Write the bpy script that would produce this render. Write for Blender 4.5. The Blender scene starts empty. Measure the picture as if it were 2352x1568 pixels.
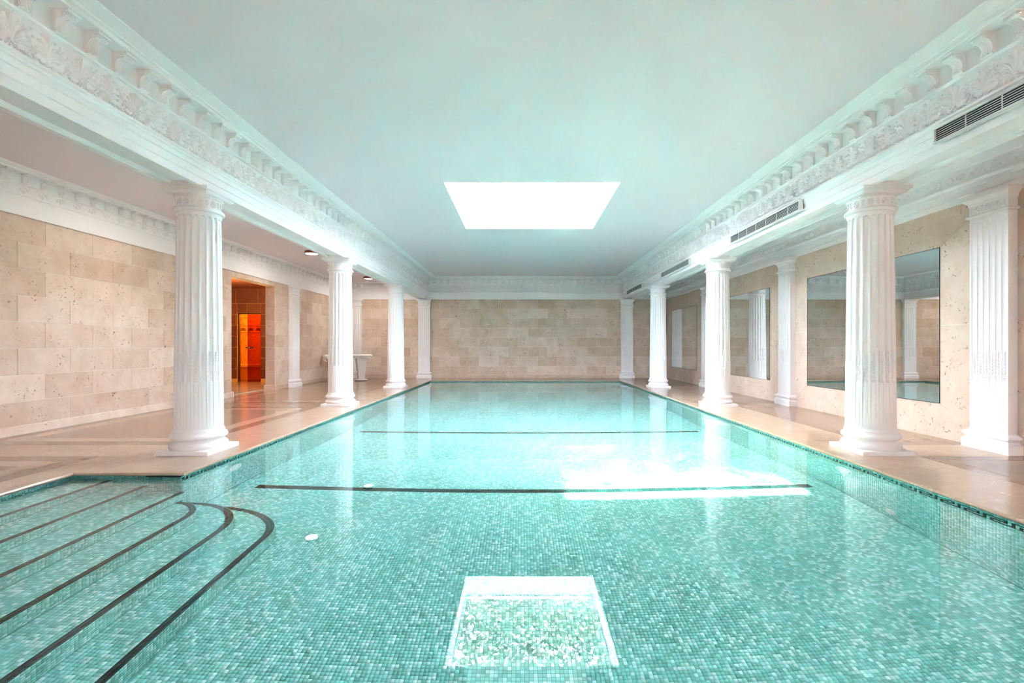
import bpy, math, random
import numpy as np
from math import sin, cos, pi, sqrt
random.seed(7)
rng = np.random.default_rng(7)
scene = bpy.context.scene
COL = scene.collection

# ------------------------------------------------------------------ camera
FPX = 1080.0                      # focal length in pixels of the 2352 x 1568 frame
CAMZ = 1.15
cam_d = bpy.data.cameras.new('camera')
cam_d.sensor_width = 36.0
cam_d.lens = 36.0 * FPX / 2352.0
cam_d.shift_x = -23.0 / 2352.0
cam_d.shift_y = 11.0 / 2352.0
cam_d.clip_start = 0.05
cam = bpy.data.objects.new('camera', cam_d)
COL.objects.link(cam)
cam.location = (0, 0, CAMZ)
cam.rotation_euler = (pi / 2, 0, 0)
scene.camera = cam

# ------------------------------------------------------------------ world, sun, exposure
world = bpy.data.worlds.new('sky')
scene.world = world
world.use_nodes = True
wn = world.node_tree
wn.nodes.clear()
wo = wn.nodes.new('ShaderNodeOutputWorld')
wb = wn.nodes.new('ShaderNodeBackground')
sky = wn.nodes.new('ShaderNodeTexSky')
sky.sky_type = 'NISHITA'
sky.sun_disc = False
sky.sun_elevation = math.radians(61)
sky.sun_rotation = math.radians(-34)
sky.air_density = 1.0
sky.dust_density = 4.0
sky.ozone_density = 0.6
mixw = wn.nodes.new('ShaderNodeMix')
mixw.data_type = 'RGBA'
mixw.inputs[0].default_value = 0.7
mixw.inputs[7].default_value = (1.63, 1.58, 1.66, 1)     # thin bright overcast veil
wn.links.new(sky.outputs[0], mixw.inputs[6])
wn.links.new(mixw.outputs[2], wb.inputs[0])
wb.inputs[1].default_value = 6.0
wn.links.new(wb.outputs[0], wo.inputs[0])

sun_d = bpy.data.lights.new('sun', 'SUN')
sun_d.energy = 2.0
sun_d.angle = math.radians(0.9)
sun_d.color = (1.0, 0.95, 0.88)
sun = bpy.data.objects.new('sun', sun_d)
COL.objects.link(sun)
from mathutils import Vector
SUN_DIR = Vector((0.33, -0.50, -1.0)).normalized()
sun.rotation_euler = SUN_DIR.to_track_quat('-Z', 'Y').to_euler()
sun.location = (-4, 14, 14)
vs = scene.view_settings
vs.view_transform = 'Standard'
vs.look = 'None'
vs.exposure = 2.12
vs.gamma = 1.0
vs.use_curve_mapping = False
cy = scene.cycles
cy.max_bounces = 8
cy.diffuse_bounces = 4
cy.glossy_bounces = 4
cy.transmission_bounces = 4
cy.transparent_max_bounces = 8
cy.sample_clamp_indirect = 60.0
cy.blur_glossy = 0.25
cy.use_denoising = True
cy.use_light_tree = False
cy.use_adaptive_sampling = True
cy.adaptive_threshold = 0.2
cy.adaptive_min_samples = 20


def portal(name, loc, sx, sy):
    l = bpy.data.lights.new(name, 'AREA')
    l.shape = 'RECTANGLE'
    l.size, l.size_y = sx, sy
    l.cycles.is_portal = True
    o = bpy.data.objects.new(name, l)
    o.location = loc
    COL.objects.link(o)
    return o


# ------------------------------------------------------------------ dimensions (metres; x right, y away, z up)
XL, XR = -3.57, 3.85              # column lines
PXL, PXR = -3.13, 3.36            # pool edges
WL, WR, WF, WN = -6.55, 5.26, 17.10, -6.0   # wall faces
YF, YN = 15.90, 0.60              # pool ends
WATER = -0.05
CEIL = 3.66
CEIL_L, CEIL_R = 3.45, 3.38
BEAM = 2.85
COLY = [5.20, 9.25, 13.30]
ALX, ALY = -4.13, 4.33            # stair alcove
SKX0, SKX1, SKY0, SKY1 = -1.20, 1.51, 7.21, 10.04
SK2Y0, SK2Y1 = -3.20, -1.40  # opening of an unseen skylight behind the camera, added for fill light
DOOR0, DOOR1, DOORH = 10.60, 12.46, 2.75

portal('skylight_portal', (0.155, 8.625, CEIL + 0.40), 2.66, 2.78)
portal('skylight_portal', (0.155, -2.30, CEIL + 0.40), 2.66, 1.74)


# ------------------------------------------------------------------ materials
def new_mat(name):
    m = bpy.data.materials.new(name)
    m.use_nodes = True
    nt = m.node_tree
    nt.nodes.clear()
    out = nt.nodes.new('ShaderNodeOutputMaterial')
    return m, nt, out


def srgb(r, g, b):
    def f(c):
        c /= 255.0
        return c / 12.92 if c <= 0.04045 else ((c + 0.055) / 1.055) ** 2.4
    return (f(r), f(g), f(b), 1.0)


def plain(name, col, rough=0.6, metallic=0.0, bump=0.0, bscale=60.0, spec=0.5):
    m, nt, out = new_mat(name)
    b = nt.nodes.new('ShaderNodeBsdfPrincipled')
    b.inputs['Base Color'].default_value = col
    b.inputs['Roughness'].default_value = rough
    b.inputs['Metallic'].default_value = metallic
    b.inputs['Specular IOR Level'].default_value = spec
    if bump:
        n = nt.nodes.new('ShaderNodeTexNoise')
        n.inputs['Scale'].default_value = bscale
        tc = nt.nodes.new('ShaderNodeTexCoord')
        nt.links.new(tc.outputs['Object'], n.inputs['Vector'])
        bp = nt.nodes.new('ShaderNodeBump')
        bp.inputs['Strength'].default_value = bump
        bp.inputs['Distance'].default_value = 0.002
        nt.links.new(n.outputs[0], bp.inputs['Height'])
        nt.links.new(bp.outputs[0], b.inputs['Normal'])
    nt.links.new(b.outputs[0], out.inputs[0])
    return m


def stone(name, c1, c2, speck, speck_amt=0.5, rough=0.6, scale=1.0, vary=0.5, spots=True, spec=0.4):
    """limestone: tone varies slab by slab, cloudy blotches, fossil specks"""
    m, nt, out = new_mat(name)
    N = nt.nodes.new
    L = nt.links.new
    b = N('ShaderNodeBsdfPrincipled')
    geo = N('ShaderNodeNewGeometry')
    oi = N('ShaderNodeObjectInfo')
    n1 = N('ShaderNodeTexNoise')
    n1.inputs['Scale'].default_value = 3.2 * scale
    n1.inputs['Detail'].default_value = 5
    n1.inputs['Roughness'].default_value = 0.65
    L(geo.outputs['Position'], n1.inputs['Vector'])
    add = N('ShaderNodeMath')
    add.operation = 'MULTIPLY_ADD'
    L(oi.outputs['Random'], add.inputs[0])
    add.inputs[1].default_value = vary
    sub = N('ShaderNodeMath')
    sub.operation = 'MULTIPLY_ADD'
    L(n1.outputs[0], sub.inputs[0])
    sub.inputs[1].default_value = 1.3
    sub.inputs[2].default_value = -0.15 - vary / 2
    L(sub.outputs[0], add.inputs[2])
    mx = N('ShaderNodeMix')
    mx.data_type = 'RGBA'
    mx.clamp_factor = True
    mx.inputs[6].default_value = c1
    mx.inputs[7].default_value = c2
    L(add.outputs[0], mx.inputs[0])
    last = mx.outputs[2]
    if spots:
        n2 = N('ShaderNodeTexNoise')
        n2.inputs['Scale'].default_value = 26 * scale
        n2.inputs['Detail'].default_value = 2
        n2.inputs['Distortion'].default_value = 0.8
        L(geo.outputs['Position'], n2.inputs['Vector'])
        n3 = N('ShaderNodeTexNoise')
        n3.inputs['Scale'].default_value = 4.0 * scale
        L(geo.outputs['Position'], n3.inputs['Vector'])
        r2 = N('ShaderNodeMapRange')
        r2.inputs[1].default_value = 0.615
        r2.inputs[2].default_value = 0.68
        L(n2.outputs[0], r2.inputs[0])
        r3 = N('ShaderNodeMapRange')
        r3.inputs[1].default_value = 0.45
        r3.inputs[2].default_value = 0.65
        L(n3.outputs[0], r3.inputs[0])
        mu = N('ShaderNodeMath')
        mu.operation = 'MULTIPLY'
        L(r2.outputs[0], mu.inputs[0])
        L(r3.outputs[0], mu.inputs[1])
        mu2 = N('ShaderNodeMath')
        mu2.operation = 'MULTIPLY'
        L(mu.outputs[0], mu2.inputs[0])
        mu2.inputs[1].default_value = speck_amt
        m2 = N('ShaderNodeMix')
        m2.data_type = 'RGBA'
        L(mu2.outputs[0], m2.inputs[0])
        L(last, m2.inputs[6])
        m2.inputs[7].default_value = speck
        last = m2.outputs[2]
    L(last, b.inputs['Base Color'])
    b.inputs['Roughness'].default_value = rough
    b.inputs['Specular IOR Level'].default_value = spec
    L(b.outputs[0], out.inputs[0])
    return m


def mosaic(name, rough=0.12):
    m, nt, out = new_mat(name)
    b = nt.nodes.new('ShaderNodeBsdfPrincipled')
    a = nt.nodes.new('ShaderNodeAttribute')
    a.attribute_name = 'tile_colour'
    nt.links.new(a.outputs['Color'], b.inputs['Base Color'])
    b.inputs['Roughness'].default_value = rough
    b.inputs['Specular IOR Level'].default_value = 0.12      # glass under water hardly glints
    nt.links.new(b.outputs[0], out.inputs[0])
    return m


def object_colour(name, rough=0.12):
    m, nt, out = new_mat(name)
    b = nt.nodes.new('ShaderNodeBsdfPrincipled')
    a = nt.nodes.new('ShaderNodeObjectInfo')
    nt.links.new(a.outputs['Color'], b.inputs['Base Color'])
    b.inputs['Roughness'].default_value = rough
    b.inputs['Specular IOR Level'].default_value = 0.12      # glass under water hardly glints
    nt.links.new(b.outputs[0], out.inputs[0])
    return m


def emit(name, col, strength):
    m, nt, out = new_mat(name)
    e = nt.nodes.new('ShaderNodeEmission')
    e.inputs[0].default_value = col
    e.inputs[1].default_value = strength
    nt.links.new(e.outputs[0], out.inputs[0])
    return m


def thin_glass(name, tint, gloss=0.06):
    m, nt, out = new_mat(name)
    t = nt.nodes.new('ShaderNodeBsdfTransparent')
    t.inputs[0].default_value = tint
    g = nt.nodes.new('ShaderNodeBsdfGlossy')
    g.inputs['Roughness'].default_value = 0.02
    mx = nt.nodes.new('ShaderNodeMixShader')
    lw = nt.nodes.new('ShaderNodeLayerWeight')
    pw = nt.nodes.new('ShaderNodeMath')
    pw.operation = 'POWER'
    pw.inputs[1].default_value = 5.0
    nt.links.new(lw.outputs['Facing'], pw.inputs[0])
    ma = nt.nodes.new('ShaderNodeMath')
    ma.operation = 'MULTIPLY_ADD'
    ma.inputs[1].default_value = 0.9
    ma.inputs[2].default_value = 0.04
    nt.links.new(pw.outputs[0], ma.inputs[0])
    nt.links.new(ma.outputs[0], mx.inputs[0])
    nt.links.new(t.outputs[0], mx.inputs[1])
    nt.links.new(g.outputs[0], mx.inputs[2])
    nt.links.new(mx.outputs[0], out.inputs[0])
    return m


M = {}
M['plaster'] = plain('white_plaster', (0.91, 0.89, 0.89, 1), 0.55, bump=0.15, bscale=90)
M['column'] = plain('white_column_paint', (0.89, 0.87, 0.875, 1), 0.45)
M['ceiling'] = plain('ceiling_paint', (0.83, 0.76, 0.785, 1), 0.8, bump=0.1, bscale=40, spec=0.2)
M['reveal'] = plain('skylight_paint', (0.86, 0.86, 0.86, 1), 0.7)
M['mortar'] = plain('pale_mortar', (0.86, 0.79, 0.70, 1), 0.9, bump=0.4, bscale=150)
M['block'] = stone('limestone_blocks', srgb(232, 213, 197), srgb(196, 168, 143), srgb(108, 78, 54), 0.8, vary=0.55)
M['slab'] = stone('fossil_limestone', srgb(230, 212, 196), srgb(202, 176, 152), srgb(104, 76, 54), 0.9, scale=1.0, vary=0.2, rough=0.45)
M['floor_light'] = stone('pale_floor_limestone', srgb(187, 161, 138), srgb(170, 143, 120), srgb(235, 220, 200), 0.5, 0.16, 1.4, 0.3, spec=0.5)
M['floor_dark'] = stone('tan_floor_limestone', srgb(150, 122, 100), srgb(136, 108, 88), srgb(150, 120, 95), 0.4, 0.18, 1.6, 0.2, spec=0.5)
M['floor_panel'] = stone('brown_floor_limestone', srgb(160, 132, 110), srgb(147, 119, 98), srgb(160, 130, 104), 0.4, 0.18, 1.2, 0.2, spec=0.5)
M['grout'] = plain('green_grout', srgb(88, 160, 150), 0.8)
M['mosaic'] = mosaic('glass_mosaic')
M['tile'] = object_colour('glass_mosaic_tile')
M['mirror'] = plain('mirror_silver', (0.88, 0.91, 0.90, 1), 0.0, 1.0)
M['dark'] = plain('dark_edge', (0.015, 0.017, 0.016, 1), 0.5)
M['white_metal'] = plain('white_enamel', (0.82, 0.82, 0.80, 1), 0.35)
M['vinyl'] = plain('white_vinyl', (0.85, 0.84, 0.82, 1), 0.4)
M['bronze'] = plain('bronze_rim', srgb(128, 88, 66), 0.35, 0.6)
M['chrome'] = plain('steel', (0.7, 0.7, 0.7, 1), 0.2, 1.0)
M['lamp'] = emit('lamp_diffuser', (1.0, 0.86, 0.66, 1), 7.0)
M['lamp_dim'] = emit('dim_lamp_diffuser', (1.0, 0.86, 0.70, 1), 1.1)
M['pane'] = thin_glass('clear_pane', (0.97, 0.98, 0.97, 1))
M['amber_glass'] = thin_glass('bronze_tinted_glass', (0.62, 0.24, 0.10, 1))
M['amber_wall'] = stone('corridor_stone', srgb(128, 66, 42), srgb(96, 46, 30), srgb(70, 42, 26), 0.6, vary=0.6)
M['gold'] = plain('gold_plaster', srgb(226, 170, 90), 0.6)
M['leaf'] = plain('leaf_green', srgb(120, 140, 105), 0.6)
M['bark'] = plain('bark', srgb(90, 72, 58), 0.9)

mw, ntw, outw = new_mat('pool_water')
gl = ntw.nodes.new('ShaderNodeBsdfGlass')
gl.inputs['Color'].default_value = (0.97, 1.0, 0.995, 1)
gl.inputs['Roughness'].default_value = 0.0
gl.inputs['IOR'].default_value = 1.333
ntw.links.new(gl.outputs[0], outw.inputs[0])
M['water'] = mw


# ------------------------------------------------------------------ mesh helpers
class MB:
    def __init__(s):
        s.v, s.f = [], []

    def add(s, vs_, fs_):
        o = len(s.v)
        s.v += [tuple(p) for p in vs_]
        s.f += [tuple(i + o for i in f) for f in fs_]
        return s

    def box(s, x0, x1, y0, y1, z0, z1):
        return s.add([(x0, y0, z0), (x1, y0, z0), (x1, y1, z0), (x0, y1, z0),
                      (x0, y0, z1), (x1, y0, z1), (x1, y1, z1), (x0, y1, z1)],
                     [(0, 3, 2, 1), (4, 5, 6, 7), (0, 1, 5, 4), (1, 2, 6, 5), (2, 3, 7, 6), (3, 0, 4, 7)])

    def bevel_box(s, x0, x1, y0, y1, z0, z1, b):
        """box whose top edges are chamfered by b"""
        return s.add([(x0, y0, z0), (x1, y0, z0), (x1, y1, z0), (x0, y1, z0),
                      (x0, y0, z1 - b), (x1, y0, z1 - b), (x1, y1, z1 - b), (x0, y1, z1 - b),
                      (x0 + b, y0 + b, z1), (x1 - b, y0 + b, z1), (x1 - b, y1 - b, z1), (x0 + b, y1 - b, z1)],
                     [(0, 3, 2, 1), (0, 1, 5, 4), (1, 2, 6, 5), (2, 3, 7, 6), (3, 0, 4, 7),
                      (4, 5, 9, 8), (5, 6, 10, 9), (6, 7, 11, 10), (7, 4, 8, 11), (8, 9, 10, 11)])

    def lathe(s, prof, n=32, cx=0, cy=0, a0=0.0):
        vs_ = []
        for r, z in prof:
            for i in range(n):
                a = a0 + 2 * pi * i / n
                vs_.append((cx + r * cos(a), cy + r * sin(a), z))
        fs_ = []
        for j in range(len(prof) - 1):
            for i in range(n):
                k = (i + 1) % n
                fs_.append((j * n + i, j * n + k, (j + 1) * n + k, (j + 1) * n + i))
        s.add(vs_, fs_)
        m = len(prof) - 1
        s.f.append(tuple(len(s.v) - n + i for i in range(n)))
        b = len(s.v) - n * len(prof)
        s.f.append(tuple(b + n - 1 - i for i in range(n)))
        return s

    def square_lathe(s, prof, cx=0, cy=0):
        """mouldings round a square: profile of (half width, z)"""
        return s.lathe([(r * sqrt(2), z) for r, z in prof], 4, cx, cy, pi / 4)

    def extrude_x(s, prof, x0, x1):
        """closed profile of (w, z), outward = -y, along x"""
        n = len(prof)
        vs_ = [(x0, -w, z) for w, z in prof] + [(x1, -w, z) for w, z in prof]
        fs_ = [(i, (i + 1) % n, n + (i + 1) % n, n + i) for i in range(n)]
        fs_ += [tuple(range(n - 1, -1, -1)), tuple(range(n, 2 * n))]
        return s.add(vs_, fs_)

    def prism(s, poly, z0, z1):
        n = len(poly)
        vs_ = [(x, y, z0) for x, y in poly] + [(x, y, z1) for x, y in poly]
        fs_ = [(i, (i + 1) % n, n + (i + 1) % n, n + i) for i in range(n)]
        fs_ += [tuple(range(n - 1, -1, -1)), tuple(range(n, 2 * n))]
        return s.add(vs_, fs_)

    def tube(s, pts, r, n=8):
        pts = [Vector(p) for p in pts]
        rings = []
        for i, p in enumerate(pts):
            t = (pts[min(i + 1, len(pts) - 1)] - pts[max(i - 1, 0)]).normalized()
            u = t.orthogonal().normalized()
            if i and rings:
                pu = rings[-1][1]
                u = (pu - t * pu.dot(t)).normalized()
            w = t.cross(u)
            rr = r[i] if isinstance(r, (list, tuple)) else r
            rings.append(([p + u * rr * cos(2 * pi * k / n) + w * rr * sin(2 * pi * k / n) for k in range(n)], u))
        vs_ = [q for ring, _ in rings for q in ring]
        fs_ = []
        for j in range(len(pts) - 1):
            for k in range(n):
                fs_.append((j * n + k, j * n + (k + 1) % n, (j + 1) * n + (k + 1) % n, (j + 1) * n + k))
        fs_.append(tuple(range(n - 1, -1, -1)))
        fs_.append(tuple(range((len(pts) - 1) * n, len(pts) * n)))
        return s.add(vs_, fs_)

    def ridge(s, pts, wid, h, base=0.0, fn=None):
        """raised carved ribbon lying on a wall: pts (u, v), widths, height off the wall (outward = -y)"""
        n = len(pts)
        vs_ = []
        for i, (u, v) in enumerate(pts):
            a, b = pts[max(i - 1, 0)], pts[min(i + 1, n - 1)]
            dx, dz = b[0] - a[0], b[1] - a[1]
            l = sqrt(dx * dx + dz * dz) or 1
            nx, nz = -dz / l, dx / l
            t = i / (n - 1)
            w = wid(t) if callable(wid) else wid
            hh = h(t) if callable(h) else h
            o = fn(u, v) if fn else base
            vs_ += [(u + nx * w, -o, v + nz * w), (u + nx * w * 0.35, -o - hh, v + nz * w * 0.35),
                    (u - nx * w * 0.35, -o - hh, v - nz * w * 0.35), (u - nx * w, -o, v - nz * w)]
        fs_ = []
        for i in range(n - 1):
            for k in range(3):
                fs_.append((4 * i + k, 4 * i + 4 + k, 4 * i + 5 + k, 4 * i + k + 1))
        fs_.append((0, 1, 2, 3))
        fs_.append((4 * n - 1, 4 * n - 2, 4 * n - 3, 4 * n - 4))
        return s.add(vs_, fs_)

    def dome(s, u, v, ru, rv, h, n=8, base=0.0):
        """small raised boss on a wall"""
        vs_ = []
        for k, (rr, hh) in enumerate(((1.0, 0.0), (0.7, 0.7), (0.0, 1.0))):
            if rr == 0:
                vs_.append((u, -base - h, v))
            else:
                vs_ += [(u + ru * rr * cos(2 * pi * i / n), -base - h * hh, v + rv * rr * sin(2 * pi * i / n)) for i in range(n)]
        fs_ = [(i, (i + 1) % n, n + (i + 1) % n, n + i) for i in range(n)]
        fs_ += [(n + i, n + (i + 1) % n, 2 * n) for i in range(n)]
        return s.add(vs_, fs_)

    def mesh(s, name, mat, smooth=False):
        me = bpy.data.meshes.new(name)
        me.from_pydata(s.v, [], s.f)
        me.materials.append(mat)
        if smooth:
            me.polygons.foreach_set('use_smooth', [True] * len(me.polygons))
        me.update()
        return me

    def build(s, name, mat, parent=None, loc=(0, 0, 0), rz=0.0, smooth=False):
        return obj(name, s.mesh(name, mat, smooth), parent, loc, rz)


def obj(name, data, parent=None, loc=(0, 0, 0), rz=0.0):
    o = bpy.data.objects.new(name, data)
    COL.objects.link(o)
    o.location = loc
    o.rotation_euler = (0, 0, rz)
    if parent is not None:
        o.parent = parent
    return o


def tag(o, label, cat, group=None, kind=None):
    o['label'] = label
    o['category'] = cat
    if group:
        o['group'] = group
    if kind:
        o['kind'] = kind
    return o


def thing(name, label, cat, loc=(0, 0, 0), rz=0.0, group=None, kind=None):
    return tag(obj(name, None, None, loc, rz), label, cat, group, kind)


def auto_smooth(me, ang=40):
    """smooth faces, sharp where the angle between faces exceeds ang"""
    me.polygons.foreach_set('use_smooth', [True] * len(me.polygons))
    try:
        me.set_sharp_from_angle(angle=math.radians(ang))
    except Exception:
        pass


def spiral(cx, cz, r0, r1, a0, a1, n=14):
    return [(cx + (r0 + (r1 - r0) * t) * cos(a0 + (a1 - a0) * t), cz + (r0 + (r1 - r0) * t) * sin(a0 + (a1 - a0) * t))
            for t in [i / (n - 1) for i in range(n)]]


# ------------------------------------------------------------------ mosaic tile helpers
PIT = 0.025
C_MID = np.array([[0.255, 0.67, 0.62], [0.30, 0.715, 0.665], [0.215, 0.63, 0.58], [0.265, 0.68, 0.645]])
C_PALE = np.array([[0.53, 0.86, 0.85], [0.63, 0.91, 0.89], [0.46, 0.82, 0.81]])
C_DARK = np.array([[0.006, 0.042, 0.038], [0.010, 0.056, 0.048], [0.005, 0.034, 0.034]])


def tile_colours(n, pale=0.27):
    c = C_MID[rng.integers(0, len(C_MID), n)] * rng.uniform(0.86, 1.14, (n, 1))
    k = rng.random(n) < pale
    c[k] = C_PALE[rng.integers(0, len(C_PALE), k.sum())] * rng.uniform(0.92, 1.08, (k.sum(), 1))
    return c


def dark_colours(n):
    return C_DARK[rng.integers(0, len(C_DARK), n)] * rng.uniform(0.7, 1.5, (n, 1))


def tiles_mesh(name, corners, normal, colours, proud=0.003, solid=True, inset=0.06):
    """corners: (n,4,3) cells; each becomes its own little tile, smaller than its cell, proud of the grout"""
    n = len(corners)
    cen = corners.mean(axis=1, keepdims=True)
    low = cen + (corners - cen) * (1 - inset)
    up = cen + (corners - cen) * (1 - inset * 1.6)
    nrm = np.broadcast_to(np.asarray(normal, float), (n, 3))[:, None, :]
    jit = rng.uniform(0.8, 1.15, (n, 1, 1))
    up = up + nrm * proud * jit
    me = bpy.data.meshes.new(name)
    if solid:
        v = np.concatenate([low, up], axis=1).reshape(-1, 3)
        q = np.array([[4, 5, 6, 7], [0, 1, 5, 4], [1, 2, 6, 5], [2, 3, 7, 6], [3, 0, 4, 7]])
        f = (np.arange(n)[:, None, None] * 8 + q[None]).reshape(-1, 4)
        nf = 5
    else:
        v = up.reshape(-1, 3)
        f = (np.arange(n)[:, None] * 4 + np.arange(4)[None])
        nf = 1
    F = len(f)
    me.vertices.add(len(v))
    me.vertices.foreach_set('co', v.astype(np.float32).ravel())
    me.loops.add(F * 4)
    me.loops.foreach_set('vertex_index', f.astype(np.int32).ravel())
    me.polygons.add(F)
    me.polygons.foreach_set('loop_start', (np.arange(F) * 4).astype(np.int32))
    try:
        me.polygons.foreach_set('loop_total', np.full(F, 4, np.int32))
    except Exception:
        pass
    me.update(calc_edges=True)
    a = me.attributes.new('tile_colour', 'FLOAT_COLOR', 'FACE')
    c = np.ones((n, 4), np.float32)
    c[:, :3] = colours
    a.data.foreach_set('color', np.repeat(c, nf, axis=0).ravel())
    me.materials.append(M['mosaic'])
    return me


def grid_cells(u0, u1, v0, v1):
    nu, nv = max(1, round((u1 - u0) / PIT)), max(1, round((v1 - v0) / PIT))
    us, vv = np.linspace(u0, u1, nu + 1), np.linspace(v0, v1, nv + 1)
    U, V = np.meshgrid(np.arange(nu), np.arange(nv), indexing='ij')
    U, V = U.ravel(), V.ravel()
    cu = np.stack([us[U], us[U + 1], us[U + 1], us[U]], 1)
    cv = np.stack([vv[V], vv[V], vv[V + 1], vv[V + 1]], 1)
    return cu, cv, U, V, nu, nv


def stuff(o):
    o['kind'] = 'stuff'
    return o


# ================================================================== THE SETTING
def struct(o, label, cat):
    return tag(o, label, cat, kind='structure')


# ---- floor: subfloor with the pool cut out, then slabs and inlay strips laid on it
b = MB()
b.box(WL - .3, ALX - .03, WN, WF, -.30, -.022)
b.box(ALX - .03, PXL - .03, ALY + .03, WF, -.30, -.022)
b.box(PXR + .03, WR + .3, WN, WF, -.30, -.022)
b.box(PXL - .03, PXR + .03, YF + .03, WF, -.30, -.022)
b.box(ALX - .03, PXR + .03, WN, YN - .03, -.30, -.022)
floor = struct(b.build('floor', M['mortar']), 'polished limestone deck around the pool with inlaid bands', 'floor')
_slab_cache = {}


def slab(x0, x1, y0, y1, mat, name='floor_slab', gap=.0015):
    w, h = round(x1 - x0 - 2 * gap, 3), round(y1 - y0 - 2 * gap, 3)
    key = (w, h, mat)
    if key not in _slab_cache:
        _slab_cache[key] = MB().bevel_box(-w / 2, w / 2, -h / 2, h / 2, -.021, 0, .0015).mesh(name, M[mat])
    return obj(name, _slab_cache[key], floor, ((x0 + x1) / 2, (y0 + y1) / 2, 0))


def split(a, b_, n):
    return [(a + (b_ - a) * i / n, a + (b_ - a) * (i + 1) / n) for i in range(n)]


def framed_bay(x0, x1, y0, y1, rings):
    for mat, w in rings:
        slab(x0, x0 + w, y0, y1, mat, 'inlay_strip')
        slab(x1 - w, x1, y0, y1, mat, 'inlay_strip')
        slab(x0 + w, x1 - w, y0, y0 + w, mat, 'inlay_strip')
        slab(x0 + w, x1 - w, y1 - w, y1, mat, 'inlay_strip')
        x0, x1, y0, y1 = x0 + w, x1 - w, y0 + w, y1 - w
    for p in split(y0, y1, 2):
        slab(x0, x1, p[0], p[1], 'floor_panel')


BAND = .29
ys = [1.15] + COLY + [WF - .02]
CWL, CWR = -3.86, 4.14          # inner edge of the pale strip that carries the columns
for i, yc in enumerate(COLY):
    for p in split(WL, CWL, 3):
        slab(p[0], p[1], yc - BAND, yc + BAND, 'floor_light')
    slab(CWR, WR, yc - BAND, yc + BAND, 'floor_light')
for i in range(1, 4):
    y0, y1 = ys[i] + BAND, ys[i + 1] - (BAND if i < 3 else .0)
    framed_bay(WL, CWL, y0, y1, [('floor_dark', .20), ('floor_light', .20)])
    framed_bay(CWR, WR, y0, y1, [('floor_dark', .16)])
framed_bay(WL, ALX - .28, 1.0, ys[1] - BAND, [('floor_dark', .20), ('floor_light', .20)])
slab(ALX - .28, CWL, ALY + .28, ys[1] - BAND, 'floor_light')
framed_bay(CWR, WR, 1.0, ys[1] - BAND, [('floor_dark', .16)])
slab(WL, ALX - .28, WN, 1.0, 'floor_light')
slab(CWR, WR, WN, 1.0, 'floor_light')
slab(CWL, PXR + .5, WN, .12, 'floor_light')
slab(PXR + .5, CWR, WN, .12, 'floor_light')
slab(ALX - .28, CWL, WN, .12, 'floor_light')

# coping stones with a rounded nose over the water
OV = .056


def coping(x0, x1, y0, y1, side):
    """side: which edge faces the pool"""
    g = .001
    w = (x1 - x0) if side in 'EW' else (y1 - y0)
    ln = (y1 - y0) if side in 'EW' else (x1 - x0)
    prof = [(0, -.03), (0, 0), (w - .012, 0), (w - .004, -.004), (w, -.012), (w, -.020), (w - .005, -.027), (w - .012, -.03)]
    mb = MB().extrude_x(prof, g, ln - g)
    rz = {'E': pi / 2, 'W': -pi / 2, 'S': 0, 'N': pi}[side]
    loc = {'E': (x0, y0, 0), 'W': (x1, y1, 0), 'S': (x0, y1, 0), 'N': (x1, y0, 0)}[side]
    return obj('coping_stone', mb.mesh('coping_stone', M['floor_light']), floor, loc, rz)


for a, c in split(ALY, YF - .0, 9):
    coping(CWL, PXL + OV, a, c, 'E')
for a, c in split(YN, YF, 12):
    coping(PXR - OV, CWR, a, c, 'W')
for a, c in split(PXL + OV, PXR - OV, 5):
    coping(a, c, YF - OV, WF, 'S')
slab(CWL, PXL + OV, YF, WF, 'floor_light')
slab(PXR - OV, CWR, YF, WF, 'floor_light')
for a, c in split(ALX + OV, CWL + 0.0, 1):
    coping(a, c, ALY - OV, ALY + .28, 'S')
coping(CWL, PXL + OV, ALY - OV, ALY, 'S')
for a, c in split(.4, ALY - OV, 4):
    coping(ALX - .28, ALX + OV, a, c, 'E')
slab(ALX - .28, ALX + OV, ALY - OV, ALY + .28, 'floor_light')
for a, c in split(ALX - .28, CWR, 6):
    coping(a, c, .12, YN + OV, 'N')

# ---- walls: mortar backing, then every limestone block is a piece of its own
b = MB()
b.box(WL - .25, WL, WN, DOOR0, -.30, 3.6)
b.box(WL - .25, WL, DOOR1, WF + .3, -.30, 3.6)
b.box(WL - .25, WL, DOOR0, DOOR1, DOORH, 3.6)
b.box(WL - .25, WL, DOOR0, DOOR1, -.30, -.022)
wall_left = struct(b.build('wall_left', M['mortar']), 'beige limestone block wall along the left aisle', 'wall')
b = MB()
b.box(WR, WR + .25, WN, WF + .3, -.30, 3.6)
wall_right = struct(b.build('wall_right', M['mortar']), 'fossil limestone wall with large mirrors along the right aisle', 'wall')
b = MB()
b.box(WL - .25, WR + .25, WF, WF + .3, -.30, 3.9)
wall_far = struct(b.build('wall_far', M['mortar']), 'beige limestone block wall at the far end of the pool', 'wall')
b = MB()
b.box(WL - .25, WR + .25, WN - .3, WN, -.30, 3.9)
wall_near = struct(b.build('wall_near', M['block']), 'plain limestone wall behind the near end of the pool', 'wall')

COURSES = [.115] + [.4265 + .3475 * i for i in range(8)]     # bed joints
BL = .713
_block_cache = {}


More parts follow.
